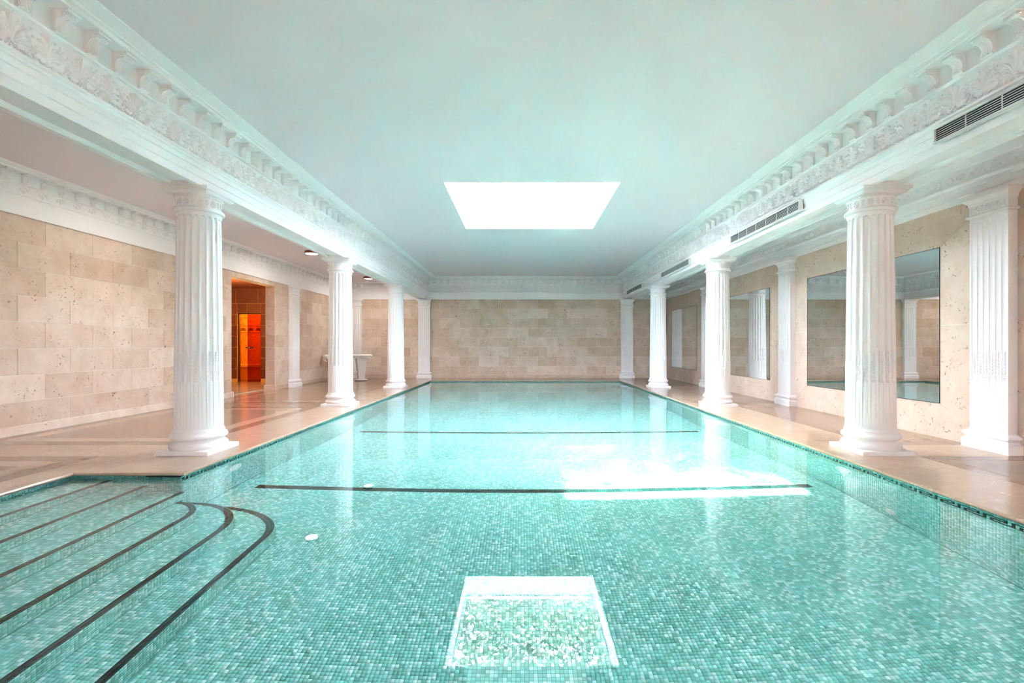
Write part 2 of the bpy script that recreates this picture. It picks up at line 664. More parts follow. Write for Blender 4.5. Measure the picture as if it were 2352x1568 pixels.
def block_mesh(l, h, t=.0045):
    key = (round(l, 3), round(h, 3))
    if key not in _block_cache:
        g, c = .0026, .0015
        x0, x1, z0, z1 = -l / 2 + g, l / 2 - g, -h / 2 + g, h / 2 - g
        mb = MB().add([(x0, 0, z0), (x1, 0, z0), (x1, 0, z1), (x0, 0, z1),
                       (x0, -t + c, z0), (x1, -t + c, z0), (x1, -t + c, z1), (x0, -t + c, z1),
                       (x0 + c, -t, z0 + c), (x1 - c, -t, z0 + c), (x1 - c, -t, z1 - c), (x0 + c, -t, z1 - c)],
                      [(0, 1, 5, 4), (1, 2, 6, 5), (2, 3, 7, 6), (3, 0, 4, 7),
                       (4, 5, 9, 8), (5, 6, 10, 9), (6, 7, 11, 10), (7, 4, 8, 11), (8, 9, 10, 11)])
        _block_cache[key] = mb.mesh('stone_block', M['block'])
    return _block_cache[key]


def block_wall(parent, a0, a1, first_joint, place, holes=()):
    """blocks between a0 and a1 along the wall, half bond; place(u, z) -> (location, rz)"""
    for k in range(8):
        z0, z1 = COURSES[k], min(COURSES[k + 1], BEAM + .01)
        off = first_joint + (BL / 2 if k % 2 else 0.0)
        n0 = math.floor((a0 - off) / BL)
        cuts = [a0] + [off + BL * i for i in range(n0, n0 + 60) if a0 + .05 < off + BL * i < a1 - .05] + [a1]
        for p, q in zip(cuts[:-1], cuts[1:]):
            segs = [(p, q, z0)]
            for h0, h1, hz in holes:
                new = []
                for s0, s1, sz in segs:
                    if s1 <= h0 or s0 >= h1 or sz >= hz:
                        new.append((s0, s1, sz))
                        continue
                    if s0 < h0:
                        new.append((s0, h0, sz))
                    if s1 > h1:
                        new.append((h1, s1, sz))
                    if z1 > hz + .02:
                        new.append((max(s0, h0), min(s1, h1), hz))
                segs = new
            for s0, s1, sz in segs:
                if s1 - s0 < .02:
                    continue
                l, rz = place((s0 + s1) / 2, (sz + z1) / 2)
                obj('stone_block', block_mesh(s1 - s0, z1 - sz), parent, l, rz)


# bottom course (k=0) shows joints at 6.10 + n*BL on the left wall
block_wall(wall_left, 3.6, WF, 6.10, lambda u, z: ((WL, u, z), pi / 2), [(DOOR0, DOOR1, DOORH)])
block_wall(wall_far, WL, WR, -6.2, lambda u, z: ((u, WF, z), 0.0))


# skirting
def skirting(name, label, u0, u1, place, parent_rot):
    mb = MB().extrude_x([(0, 0), (0, .113), (.016, .113), (.020, .108), (.020, 0)], u0, u1)
    o = mb.build(name, M['block'])
    o.location, o.rotation_euler = place, (0, 0, parent_rot)
    return struct(o, label, 'baseboard')


skirting('baseboard_left', 'low limestone skirting along the left wall', 3.6, DOOR0, (WL, 0, 0), pi / 2)
skirting('baseboard_left', 'low limestone skirting between doorway and far left corner', DOOR1, WF, (WL, 0, 0), pi / 2)
skirting('baseboard_far', 'low limestone skirting along the far wall', WL, WR, (0, WF, 0), 0)
# doorway lining: one jamb block per course on both reveals
for yy, rz in ((DOOR1, 0.0), (DOOR0, pi)):
    for k in range(8):
        z0, z1 = COURSES[k], min(COURSES[k + 1], DOORH)
        obj('jamb_block', block_mesh(.25, z1 - z0), wall_left, (WL - .125, yy, (z0 + z1) / 2), rz)
    s_ = 1 if rz else -1
    MB().bevel_box(WL - .27, WL + .035, min(yy, yy + s_ * .035), max(yy, yy + s_ * .035), -.02, .125, .006).build('jamb_plinth', M['block'], wall_left)
MB().box(WL - .25, WL + .0, DOOR0, DOOR1, DOORH - .012, DOORH - .0005).build('lintel_stone', M['block'], wall_left)
slab(WL - .25, WL, DOOR0, DOOR1, 'floor_light')

# right wall: mitred slabs of fossil limestone framing a mirror in each bay
MZ0, MZ1 = .43, 2.395
bays = [(5.2, 9.25, 7.285, 1.375), (9.25, 13.3, 11.34, 1.375), (13.3, WF, 15.32, 1.19)]


def wall_slab(poly):
    """poly of (y, z) on the right wall, as a thin slab"""
    cy_ = sum(p[0] for p in poly) / len(poly)
    cz_ = sum(p[1] for p in poly) / len(poly)
    g = .0022
    pts = []
    for y, z in poly:
        d = sqrt((y - cy_) ** 2 + (z - cz_) ** 2)
        pts.append((-(y - cy_) * (1 - g / d), (z - cz_) * (1 - g / d)))
    n = len(pts)
    mb = MB().add([(u, 0, v) for u, v in pts] + [(u, -.005, v) for u, v in pts],
                  [(i, (i + 1) % n, n + (i + 1) % n, n + i) for i in range(n)] + [tuple(range(n, 2 * n))])
    o = mb.build('stone_slab', M['slab'], wall_right, (WR, cy_, cz_), -pi / 2)
    return o


for y0, y1, mc, mh in bays:
    a, c = mc - mh, mc + mh
    zm = (MZ0 + MZ1) / 2
    B_, T_ = .0, BEAM + .01
    wall_slab([(y0, T_), (a, MZ1), (mc, MZ1), (mc, T_)])
    wall_slab([(mc, T_), (mc, MZ1), (c, MZ1), (y1, T_)])
    wall_slab([(y0, B_), (mc, B_), (mc, MZ0), (a, MZ0)])
    wall_slab([(mc, B_), (y1, B_), (c, MZ0), (mc, MZ0)])
    wall_slab([(y0, B_), (a, MZ0), (a, zm), (y0, zm)])
    wall_slab([(y0, zm), (a, zm), (a, MZ1), (y0, T_)])
    wall_slab([(y1, B_), (y1, zm), (c, zm), (c, MZ0)])
    wall_slab([(y1, zm), (y1, T_), (c, MZ1), (c, zm)])
for y0 in (1.15, 3.175):
    wall_slab([(y0, 0), (y0 + 2.025, 0), (y0 + 2.025, 1.41), (y0, 1.41)])
    wall_slab([(y0, 1.41), (y0 + 2.025, 1.41), (y0 + 2.025, 2.62), (y0, 2.62)])
    wall_slab([(y0, 2.62), (y0 + 2.025, 2.62), (y0 + 2.025, BEAM + .01), (y0, BEAM + .01)])

mirror_labels = ['large frameless mirror behind the nearest right column',
                 'large frameless mirror half hidden by the second right column',
                 'frameless mirror nearest the far right corner, the narrowest']
for (y0, y1, mc, mh), lb in zip(bays, mirror_labels):
    t = thing('mirror', lb, 'mirror', (WR - .003, mc, (MZ0 + MZ1) / 2), -pi / 2, 'wall mirrors of the right aisle')
    h = (MZ1 - MZ0) / 2
    MB().box(-mh + .006, mh - .006, -.006, 0, -h + .006, h - .006).build('mirror_glass', M['mirror'], t)
    e = MB()
    e.box(-mh, mh, -.0075, 0, h - .006, h).box(-mh, mh, -.0075, 0, -h, -h + .006)
    e.box(-mh, -mh + .006, -.0075, 0, -h + .006, h - .006).box(mh - .006, mh, -.0075, 0, -h + .006, h - .006)
    e.build('edge_strip', M['dark'], t)


# ---- ceilings
def holed(b, x0, x1, y0, y1, z0, z1, holes):
    yy = y0
    for hx0, hx1, hy0, hy1 in sorted(holes, key=lambda h: h[2]):
        b.box(x0, x1, yy, hy0, z0, z1)
        b.box(x0, hx0, hy0, hy1, z0, z1)
        b.box(hx1, x1, hy0, hy1, z0, z1)
        yy = hy1
    b.box(x0, x1, yy, y1, z0, z1)


b = MB()
holed(b, XL - .3, XR + .3, WN - .3, WF + .3, CEIL, CEIL + .10,
      [(SKX0, SKX1, SKY0, SKY1), (SKX0, SKX1, SK2Y0, SK2Y1)])
struct(b.build('ceiling', M['ceiling']), 'smooth pale ceiling over the pool with a square skylight', 'ceiling')
b = MB().box(WL - .25, XL - .15, WN - .3, WF + .3, CEIL_L, CEIL_L + .12)
struct(b.build('ceiling', M['ceiling']), 'lower plain ceiling of the left aisle with round lamps', 'ceiling')
b = MB().box(XR + .15, WR + .25, WN - .3, WF + .3, CEIL_R, CEIL_R + .12)
struct(b.build('ceiling', M['ceiling']), 'lower plain ceiling of the right aisle', 'ceiling')


def skylight(name, label, y0, y1):
    t = thing(name, label, 'skylight', ((SKX0 + SKX1) / 2, (y0 + y1) / 2, CEIL), 0, kind='structure')
    hx, hy, H, k = (SKX1 - SKX0) / 2 - .003, (y1 - y0) / 2 - .003, .42, .05
    for nm, bx in (('reveal_panel', (-hx - k, -hx, -hy - k, hy + k)), ('reveal_panel', (hx, hx + k, -hy - k, hy + k)),
                   ('reveal_panel', (-hx, hx, -hy - k, -hy)), ('reveal_panel', (-hx, hx, hy, hy + k))):
        MB().box(bx[0], bx[1], bx[2], bx[3], .0005, H + .06).build(nm, M['reveal'], t)
    fr = MB()
    f = .028
    for bx in ((-hx, -hx + f, -hy, hy), (hx - f, hx, -hy, hy), (-hx + f, hx - f, -hy, -hy + f), (-hx + f, hx - f, hy - f, hy)):
        fr.box(bx[0], bx[1], bx[2], bx[3], H - .012, H + .02)
    fr.build('pane_frame', M['white_metal'], t)
    MB().box(-hx + f, hx - f, -hy + f, hy - f, H + .002, H + .012).build('pane', M['pane'], t)
    return t


skylight('window_1', 'square white skylight open to the sky in the pool ceiling', SKY0, SKY1)
skylight('added_skylight', 'added unseen skylight that brightens the near end of the hall', SK2Y0, SK2Y1)  # added out of view to light the hall, not a known roof opening

# ================================================================== ENTABLATURES (trim)
# ---- carved ornaments, local x along, -y outward, z up
H_FR = .27


def mk_fan():
    m = MB()
    for i in range(-4, 5):
        a = i * 0.30
        ln = .165 - .010 * abs(i) ** 1.25
        bx, bz = .010 * i, .078 - .003 * abs(i)
        pts = []
        for k in range(7):
            t = k / 6
            aa = a * (0.55 + .75 * t)
            pts.append((bx + sin(aa) * ln * t * .62, bz + cos(aa * .9) * ln * t))
        m.ridge(pts, lambda t: .0035 + .0085 * sin(pi * min(1, t * .82 + .1)), lambda t: .006 + .012 * t)
    m.dome(0, .066, .020, .016, .018)
    for sg in (-1, 1):
        m.ridge([(sg * (.010 + .045 * t), .056 - .045 * sin(pi * t * .6)) for t in [i / 6 for i in range(7)]], .007, .012)
        m.ridge(spiral(sg * .070, .030, .026, .006, pi / 2 - sg * .6, pi / 2 - sg * 7.2, 14), .0055, .012)
        m.dome(sg * .070, .030, .008, .008, .012, 6)
    return m


def mk_lily():
    m = MB()
    m.ridge([(0, .05 + .20 * t) for t in [i / 6 for i in range(7)]], lambda t: .004 + .012 * sin(pi * (t * .75 + .1)), lambda t: .008 + .014 * t)
    for sg in (-1, 1):
        for j, (rx, top) in enumerate(((.040, .235), (.066, .19), (.078, .14), (.070, .10))):
            pts = [(sg * rx * t ** 1.8, .052 + (top - .052) * (1 - (1 - t) ** 1.6)) for t in [i / 7 for i in range(8)]]
            m.ridge(pts, lambda t: .0045 + .006 * sin(pi * (t * .8 + .1)), lambda t: .007 + .011 * t)
            m.dome(sg * (rx + .006), top - .008, .012, .010, .018, 6)
        m.ridge([(sg * (.012 + .055 * t), .05 - .028 * sin(pi * t)) for t in [i / 6 for i in range(7)]], .006, .012)
    m.dome(0, .044, .016, .014, .020)
    return m


def mk_vine():
    m = MB()
    m.ridge([(-.018 + .036 * sin(t * pi * 1.6) * (1 - .4 * t), .045 + .185 * t) for t in [i / 11 for i in range(12)]], .0045, .010)
    m.ridge(spiral(.012, .085, .032, .006, -pi / 2, 1.55 * pi, 14), .005, .012)
    m.ridge(spiral(-.008, .150, .024, .005, -pi / 3, -2.0 * pi, 12), .0045, .011)
    m.dome(.012, .085, .009, .009, .014, 6)
    m.dome(-.008, .150, .007, .007, .012, 6)
    for u, v, r in ((.020, .182, .013), (-.018, .200, .011), (.006, .226, .012), (-.034, .105, .011), (.040, .125, .011)):
        m.dome(u, v, r, r * .8, .013, 6)
    return m


def mk_runner():
    """S-scroll linking two motifs, 0.25 m long"""
    m = MB()
    m.ridge([(-.105 + .21 * t, .030 + .016 * sin(2 * pi * t)) for t in [i / 13 for i in range(14)]], lambda t: .006 + .004 * sin(pi * t), .013)
    for sg in (-1, 1):
        m.ridge(spiral(sg * .098, .032 + sg * .004, .026, .006, -sg * pi / 2, -sg * pi / 2 + sg * 1.5 * pi, 10), .005, .012)
        m.ridge([(sg * (.02 + .03 * t), .03 + sg * .012 + .022 * t) for t in [i / 4 for i in range(5)]], lambda t: .006 * (1.1 - t), .010)
    m.dome(0, .030, .012, .012, .015, 6)
    return m


def mk_bracket(s=1.0):
    """scrolled console with an acanthus leaf on its face; 0.10 wide, 0.165 high"""
    m = MB()
    hw = .046 * s
    prof = [(0, 0), (.022, .0), (.034, .010), (.030, .026), (.026, .050), (.030, .080), (.045, .105), (.070, .118),
            (.092, .118), (.108, .128), (.112, .142), (.104, .152), (0, .152)]
    prof = [(w * s, z * s) for w, z in prof]
    n = len(prof)
    m.add([(-hw, -w, z) for w, z in prof] + [(hw, -w, z) for w, z in prof],
          [(i, n + i, n + (i + 1) % n, (i + 1) % n) for i in range(n)] + [tuple(range(n)), tuple(range(2 * n - 1, n - 1, -1))])
    m.add([(x, -w, z) for x, w, z in ((-hw * 1.15, 0, .152 * s), (hw * 1.15, 0, .152 * s), (hw * 1.15, .122 * s, .152 * s), (-hw * 1.15, .122 * s, .152 * s),
                                     (-hw * 1.15, 0, .166 * s), (hw * 1.15, 0, .166 * s), (hw * 1.15, .126 * s, .166 * s), (-hw * 1.15, .126 * s, .166 * s))],
          [(0, 3, 2, 1), (4, 5, 6, 7), (0, 1, 5, 4), (1, 2, 6, 5), (2, 3, 7, 6), (3, 0, 4, 7)])

    def face(u, v):
        zz = v / s
        pts = [(0, .022), (.010, .034), (.026, .030), (.050, .026), (.080, .030), (.105, .045), (.118, .075), (.135, .112), (.155, .108)]
        for (a, wa), (c, wc) in zip(pts[:-1], pts[1:]):
            if a <= zz <= c:
                return s * (wa + (wc - wa) * (zz - a) / (c - a))
        return .02 * s
    for i in range(-2, 3):
        pts = [(i * .016 * s * (1 - .45 * t) + i * .004 * s, (.012 + .012 * abs(i) + (.118 - .012 * abs(i)) * t) * s) for t in [k / 7 for k in range(8)]]
        m.ridge(pts, lambda t: (.004 + .005 * sin(pi * t)) * s, .008 * s, fn=face)
    for i in (-1, 0, 1):
        m.dome(i * .022 * s, .128 * s, .013 * s, .010 * s, .010 * s, 6, base=.108 * s)
    for i in (-2, 2):
        m.dome(i * .017 * s, .020 * s, .009 * s, .012 * s, .012 * s, 6, base=.030 * s)
    # volutes on the two cheeks
    for sg in (-1, 1):
        for pts, w in ((spiral(.086 * s, .132 * s, .018 * s, .004 * s, 0, 3.2 * pi, 14), .0035 * s),):
            vs_ = []
            for k, (ww, z) in enumerate(pts):
                vs_ += [(sg * hw, -ww - w, z), (sg * (hw + .006 * s), -ww, z), (sg * hw, -ww + w, z)]
            m.add(vs_, [(3 * k + a, 3 * k + a + 1, 3 * k + a + 4, 3 * k + a + 3) for k in range(len(pts) - 1) for a in (0, 1)])
    return m


def mk_leafarch():
    """small arched leaf used on the low aisle frieze"""
    m = MB()
    m.ridge([(.055 * cos(pi - pi * t), .045 + .055 * sin(pi * t)) for t in [i / 10 for i in range(11)]], .005, .008)
    m.ridge([(0, .02 + .06 * t) for t in [i / 4 for i in range(5)]], lambda t: .004 + .008 * sin(pi * t), .008)
    for sg in (-1, 1):
        m.ridge([(sg * (.004 + .028 * t), .02 + .042 * t) for t in [i / 4 for i in range(5)]], lambda t: .003 + .006 * sin(pi * t), .007)
        m.dome(sg * .072, .11, .009, .012, .008, 6)
    return m


ORN = {}
for nm, fn in (('palmette', mk_fan), ('lily_leaf', mk_lily), ('vine_scroll', mk_vine), ('base_scroll', mk_runner),
               ('scroll_bracket', mk_bracket), ('leaf_arch', mk_leafarch)):
    me = fn().mesh(nm, M['plaster'])
    auto_smooth(me, 35)
    ORN[nm] = me
me = mk_bracket(.72).mesh('scroll_bracket', M['plaster'])
auto_smooth(me, 35)
ORN['small_bracket'] = me

# main profile, (outward, z), clockwise from the bottom inside
Z_A, Z_F, Z_B = 3.112, 3.388, 3.41


def main_profile(back):
    return [(back, BEAM), (0, BEAM), (0, 2.925), (.010, 2.930), (.010, 3.005), (.020, 3.010), (.020, 3.058), (.030, 3.064), (.040, 3.080),
            (.052, 3.088), (.052, 3.108), (.046, Z_A), (0, Z_A), (0, Z_F), (.020, 3.391), (.030, 3.402), (.030, Z_B), (.008, Z_B),
            (.008, 3.576), (.020, 3.578), (.150, 3.580), (.158, 3.586), (.158, 3.616), (.175, 3.620), (.182, 3.632),
            (.225, 3.642), (.275, 3.650), (.302, 3.652), (.302, 3.657), (.320, CEIL + .02), (back, CEIL + .02)]


PER = .498      # repeat of the frieze: palmette, vine, lily, vine
BRK = .249


def dress(parent, a0, a1, loc_of, rz, brk0=0.0):
    """ornaments along a main frieze; loc_of(u, w, z) in the parent's local frame"""
    n = int((a1 - a0) / (PER / 4))
    for i in range(n):
        u = a0 + (i + .5) * PER / 4
        kind = ('palmette', 'vine_scroll', 'lily_leaf', 'vine_scroll')[i % 4]
        obj(kind, ORN[kind], parent, (u, 0, Z_A + .002))
        if i % 2:
            obj('base_scroll', ORN['base_scroll'], parent, (u, 0, Z_A - .002))
    nb = int((a1 - a0) / BRK)
    for i in range(nb):
        obj('scroll_bracket', ORN['scroll_bracket'], parent, (a0 + (i + .5) * BRK + brk0, -.008, Z_B + .001))


def beam(name, label, xface, rz, ax0, ax1, sign):
    """longitudinal beam on the columns; local x runs along it"""
    back = -.36
    prof = main_profile(back)
    # recessed soffit panel: notch in the underside
    prof = prof[1:] + [(back, BEAM), (back + .055, BEAM), (back + .055, BEAM + .012), (back + .075, BEAM + .040), (-.075, BEAM + .040), (-.055, BEAM + .012), (-.055, BEAM)]
    o = MB().extrude_x(prof, ax0, ax1).build(name, M['plaster'], None, (xface, 0, 0), rz)
    struct(o, label, 'beam')
    for yc in COLY + [1.15]:
        u = sign * yc
        mb = MB().box(u - .25, u + .25, .0555, .3045, BEAM, BEAM + .04)
        for e in (-1, 1):
            mb.box(u + e * .25 - .012, u + e * .25 + .012, .0555, .3045, BEAM + .012, BEAM + .04)
            mb.box(u + e * .262 - .006, u + e * .262 + .006, .0555, .3045, BEAM + .026, BEAM + .04)
        mb.build('soffit_block', M['plaster'], o)
    return o


FL, FR = XL + .18, XR - .18
tl = beam('trim_1', 'white carved beam carried by the columns left of the pool', FL, pi / 2, WN, WF + .05, 1)
dress(tl, 1.06, WF - .1, None, 0)
tr = beam('trim_2', 'white carved beam with air vents carried by the columns right of the pool', FR, -pi / 2, -WF - .05, -WN, -1)
dress(tr, -WF + .1, -1.06, None, 0)
o = MB().extrude_x(main_profile(-.02), FL - .05, FR + .05).build('trim_3', M['plaster'], None, (0, WF - .03, 0), 0)
tf = struct(o, 'white carved entablature across the far wall above the pool', 'cornice')
dress(tf, FL + .08, FR - .08, None, 0)
o = MB().extrude_x(main_profile(-.02), FL - .05, FR + .05).build('trim_4', M['plaster'], None, (0, WN + .03, 0), pi)
o.location = (XL + XR, WN + .03, 0)
struct(o, 'white entablature across the near wall', 'cornice')


def left_profile(z):
    return [(-.02, BEAM), (.030, BEAM), (.034, BEAM + .006), (.034, 3.108), (.040, 3.112), (.040, 3.122), (.020, 3.126), (.020, 3.255), (.034, 3.262),
            (.034, 3.272), (.022, 3.276), (.022, 3.398), (.115, 3.402), (.120, 3.410), (.120, 3.424), (.180, 3.440), (.230, z + .01), (-.02, z + .01)]


def right_profile(z):
    return [(-.02, BEAM), (.020, BEAM), (.020, 2.92), (.028, 2.925), (.028, 2.995), (.036, 3.0), (.036, 3.045), (.050, 3.06), (.056, 3.075), (.056, 3.085),
            (.022, 3.09), (.022, 3.245), (.040, 3.25), (.050, 3.27), (.090, 3.33), (.110, z + .01), (-.02, z + .01)]


def aisle_trim(name, label, prof, a0, a1, loc, rz, kind):
    o = MB().extrude_x(prof, a0, a1).build(name, M['plaster'], None, loc, rz)
    struct(o, label, 'cornice')
    if kind == 'bracket':
        n = int((a1 - a0 - .2) / .245)
        for i in range(n):
            obj('scroll_bracket', ORN['small_bracket'], o, (a0 + .12 + (i + .5) * .245, -.022, 3.277))
            obj('leaf_arch', ORN['leaf_arch'], o, (a0 + .12 + (i + .5) * .245, -.019, 3.128))
    else:
        n = int((a1 - a0 - .1) / .16)
        for i in range(n):
            obj('leaf_arch', ORN['leaf_arch'], o, (a0 + .05 + (i + .5) * .16, -.021, 3.105))
    return o


aisle_trim('trim_5', 'plain white cornice with small brackets above the left block wall', left_profile(CEIL_L), 2.0, WF, (WL, 0, 0), pi / 2, 'bracket')
aisle_trim('trim_6', 'short white cornice in the far left corner above the massage table', left_profile(CEIL_L), WL, XL - .15, (0, WF, 0), 0, 'bracket')
aisle_trim('trim_7', 'white cornice with leaf arches above the mirrors', right_profile(CEIL_R), -WF, -2.0, (WR, 0, 0), -pi / 2, 'arch')
aisle_trim('trim_8', 'short white cornice in the far right corner', right_profile(CEIL_R), XR + .15, WR, (0, WF, 0), 0, 'arch')

# ================================================================== COLUMNS
ZB, ZT = .235, 2.605             # shaft
ZC0, ZC1, ZC2 = .27, .775, 1.10  # cable fluting, leaf ornament


def shaft_r(z):
    t = (z - ZB) / (ZT - ZB)
    return .232 - .026 * t ** 1.25


def mk_shaft():
    nfl, k = 20, 8
    n = nfl * k
    zs = [ZB, ZB + .02, ZC0]
    zs += [ZC0 + .012, ZC0 + .03, .55, ZC1 - .03, ZC1 - .006, ZC1 + .002, ZC1 + .02]
    zs += [1.1, 1.5, 2.0, 2.4, 2.50, 2.525, 2.540, 2.548, 2.553, 2.556, 2.575, ZT]
    vs_ = []
    for z in zs:
        R = shaft_r(z)
        if z <= ZB + .02:
            R += .012 * (1 - (z - ZB) / .02)
        if z >= 2.575:
            R += .008
        for i in range(n):
            a = 2 * pi * i / n
            ph = (i % k) / k * 2 - 1 + 1.0 / k     # -1..1 across one flute
            w = .78
            dep = 0.0
            if ZC0 < z < 2.556:
                ww = w
                if z > 2.52:
                    ww = w * sqrt(max(0.0, 1 - ((z - 2.52) / .036) ** 2))
                if z < ZC0 + .03:
                    ww = w * min(1, (z - ZC0) / .03)
                x = abs(ph) / ww if ww > 1e-4 else 9
                if x < 1:
                    if z < ZC1:
                        dep = .010 * abs(x) ** 3 + .002
                    else:
                        dep = .015 * sqrt(1 - x * x) + .002
            vs_.append(((R - dep) * cos(a), (R - dep) * sin(a), z))
    fs_ = [(j * n + i, j * n + (i + 1) % n, (j + 1) * n + (i + 1) % n, (j + 1) * n + i) for j in range(len(zs) - 1) for i in range(n)]
    m = MB().add(vs_, fs_)
    return m


def mk_leafdrop():
    m = MB()
    L_ = ZC2 - ZC1
    m.ridge([(0, .01 + (L_ - .02) * t) for t in [i / 5 for i in range(6)]], .003, .006)
    for j in range(7):
        z = .075 + j * .034
        s = 1 - .07 * j
        for sg in (-1, 1):
            m.ridge([(sg * .020 * s * t, z + .042 * t ** 1.2) for t in [i / 4 for i in range(5)]], lambda t: (.002 + .0055 * sin(pi * (t * .8 + .15))) * s, .009)
    for z, r in ((.012, .013), (.036, .012), (.058, .010)):
        for sg in (-1, 1):
            m.dome(sg * .010, z, r * .75, r, .010, 6)
    return m


def mk_rosette():
    m = MB()
    for i in range(12):
        a = 2 * pi * i / 12
        m.ridge([(cos(a) * r, sin(a) * r * 1.15) for r in (.008, .018, .028, .034)], lambda t: .002 + .004 * sin(pi * (t * .7 + .15)), .006)
    m.dome(0, 0, .009, .010, .009, 6)
    return m


def mk_sprig():
    m = MB()
    m.ridge([(0, -.036 + .072 * t) for t in [i / 4 for i in range(5)]], .003, .006)
    for z in (-.03, -.008, .014):
        for sg in (-1, 1):
            m.ridge([(sg * .017 * t, z + .02 * t) for t in (0, .33, .66, 1)], lambda t: .0015 + .004 * sin(pi * (t * .8 + .1)), .006)
    return m


mesh_shaft = mk_shaft().mesh('shaft', M['column'])
auto_smooth(mesh_shaft, 32)
mesh_drop = mk_leafdrop().mesh('leaf_drop', M['column'])
mesh_rosette = mk_rosette().mesh('rosette', M['column'])
mesh_sprig = mk_sprig().mesh('sprig', M['column'])
for me in (mesh_drop, mesh_rosette, mesh_sprig):
    auto_smooth(me, 35)
mesh_plinth = MB().bevel_box(-.275, .275, -.275, .275, .0, .046, .004).mesh('plinth', M['column'])
base_prof = [(.268, .046), (.276, .056), (.280, .072), (.276, .090), (.266, .102), (.254, .106), (.250, .112), (.243, .126), (.244, .142), (.250, .150),
             (.262, .152), (.270, .160), (.274, .175), (.270, .192), (.260, .203), (.250, .206), (.248, .214), (.244, .218), (.244, .236)]
mesh_base = MB().lathe(base_prof, 48).mesh('moulded_base', M['column'])
auto_smooth(mesh_base, 45)
mesh_collar = MB().lathe([(.214, 2.60), (.232, 2.604), (.240, 2.614), (.243, 2.626), (.238, 2.638), (.226, 2.644), (.226, 2.650), (.214, 2.654)], 48).mesh('collar_ring', M['column'])
auto_smooth(mesh_collar, 45)
mesh_neck = MB().lathe([(.210, 2.648), (.210, 2.738), (.213, 2.744), (.222, 2.748), (.222, 2.775), (.232, 2.778)], 48).mesh('capital_neck', M['column'])
auto_smooth(mesh_neck, 45)
eg = MB()
for i in range(36):
    a = 2 * pi * i / 36
    for (ru, rv, h, da) in ((.013, .015, .012, 0.0), (.004, .013, .008, pi / 36)):
        tmp = MB().dome(0, 2.762, ru, rv, h, 8, base=.218)
        ca, sa = cos(a + da + pi / 2), sin(a + da + pi / 2)
        eg.add([(x * ca - y * sa, x * sa + y * ca, z) for x, y, z in tmp.v], tmp.f)
mesh_egg = eg.mesh('egg_moulding', M['column'])
auto_smooth(mesh_egg, 40)
ab = MB().square_lathe([(.205, 2.776), (.222, 2.782), (.236, 2.796), (.240, 2.806), (.246, 2.808), (.258, 2.812), (.258, 2.8495)])
mesh_abacus = ab.mesh('abacus', M['column'])


def column(label, x, y, group):
    t = thing('fluted_column', label, 'column', (x, y, 0), 0, group)
    obj('plinth', mesh_plinth, t)
    obj('moulded_base', mesh_base, t)
    sh = obj('shaft', mesh_shaft, t)
    for i in range(20):
        a = 2 * pi * (i + .5 - .0625) / 20
        R = shaft_r((ZC1 + ZC2) / 2) - .0165
        obj('leaf_drop', mesh_drop, sh, (R * cos(a), R * sin(a), ZC1 - .004), a + pi / 2)
    obj('collar_ring', mesh_collar, t)
    nk = obj('capital_neck', mesh_neck, t)
    for i in range(20):
        a = 2 * pi * i / 20
        obj('rosette' if i % 2 else 'sprig', mesh_rosette if i % 2 else mesh_sprig, nk, (.209 * cos(a), .209 * sin(a), 2.695), a + pi / 2)
    obj('egg_moulding', mesh_egg, nk)
    obj('abacus', mesh_abacus, t)
    return t


GC = 'fluted columns along the pool edges'
column('white fluted column standing beside the pool steps', XL, COLY[0], GC)
column('white fluted column in front of the massage table', XL, COLY[1], GC)
column('white fluted column left of the pool, nearest the far wall', XL, COLY[2], GC)
column('white fluted column in front of the largest mirror, nearest on the right', XR, COLY[0], GC)
column('white fluted column right of the pool, middle of the three', XR, COLY[1], GC)
column('white fluted column right of the pool, nearest the far wall', XR, COLY[2], GC)

# ---- pilasters (local: x along the wall, -y outward)
PW, PD = .215, .10


def mk_pil_shaft():
    nfl = 6
    pitch = 2 * (PW - .012) / nfl
    xs = [-PW]
    for i in range(nfl):
        c = -PW + .012 + (i + .5) * pitch
        for q in (-.80, -.62, -.3, 0, .3, .62, .80):
            xs.append(c + q * pitch / 2)
    xs.append(PW)
    zs = [ZB - .03, ZC0 - .01, ZC0 + .005, ZC1 - .004, ZC1 + .004, ZC2, 2.52, 2.545, 2.552, 2.61]
    vs_, fs_ = [], []
    for z in zs:
        for x in xs:
            dep = 0
            for i in range(nfl):
                c = -PW + .012 + (i + .5) * pitch
                q = abs(x - c) / (pitch * .40)
                if q < .999 and ZC0 < z < 2.552:
                    s = 1 if z < 2.53 else .7
                    dep = (.008 * q ** 3 + .001 if z < ZC1 else .013 * sqrt(1 - q * q)) * s
            vs_.append((x, -PD + dep, z))
    n = len(xs)
    for j in range(len(zs) - 1):
        for i in range(n - 1):
            fs_.append((j * n + i, j * n + i + 1, (j + 1) * n + i + 1, (j + 1) * n + i))
    m = MB().add(vs_, fs_)
    z0, z1 = zs[0], zs[-1]
    m.add([(-PW, -PD, z0), (-PW, 0, z0), (-PW, 0, z1), (-PW, -PD, z1)], [(0, 3, 2, 1)])
    m.add([(PW, -PD, z0), (PW, 0, z0), (PW, 0, z1), (PW, -PD, z1)], [(0, 1, 2, 3)])
    return m


def wrap_profile(prof):
    """moulding round three sides of a pilaster: (projection, z)"""
    m = MB()
    n = len(prof)
    vs_ = []
    for p, z in prof:
        vs_ += [(-PW - p, 0, z), (-PW - p, -PD - p, z), (PW + p, -PD - p, z), (PW + p, 0, z)]
    fs_ = []
    for j in range(n - 1):
        for k in range(3):
            fs_.append((4 * j + k, 4 * j + k + 1, 4 * j + k + 5, 4 * j + k + 4))
    fs_.append((3, 2, 1, 0))
    fs_.append((4 * n - 4, 4 * n - 3, 4 * n - 2, 4 * n - 1))
    return m.add(vs_, fs_)


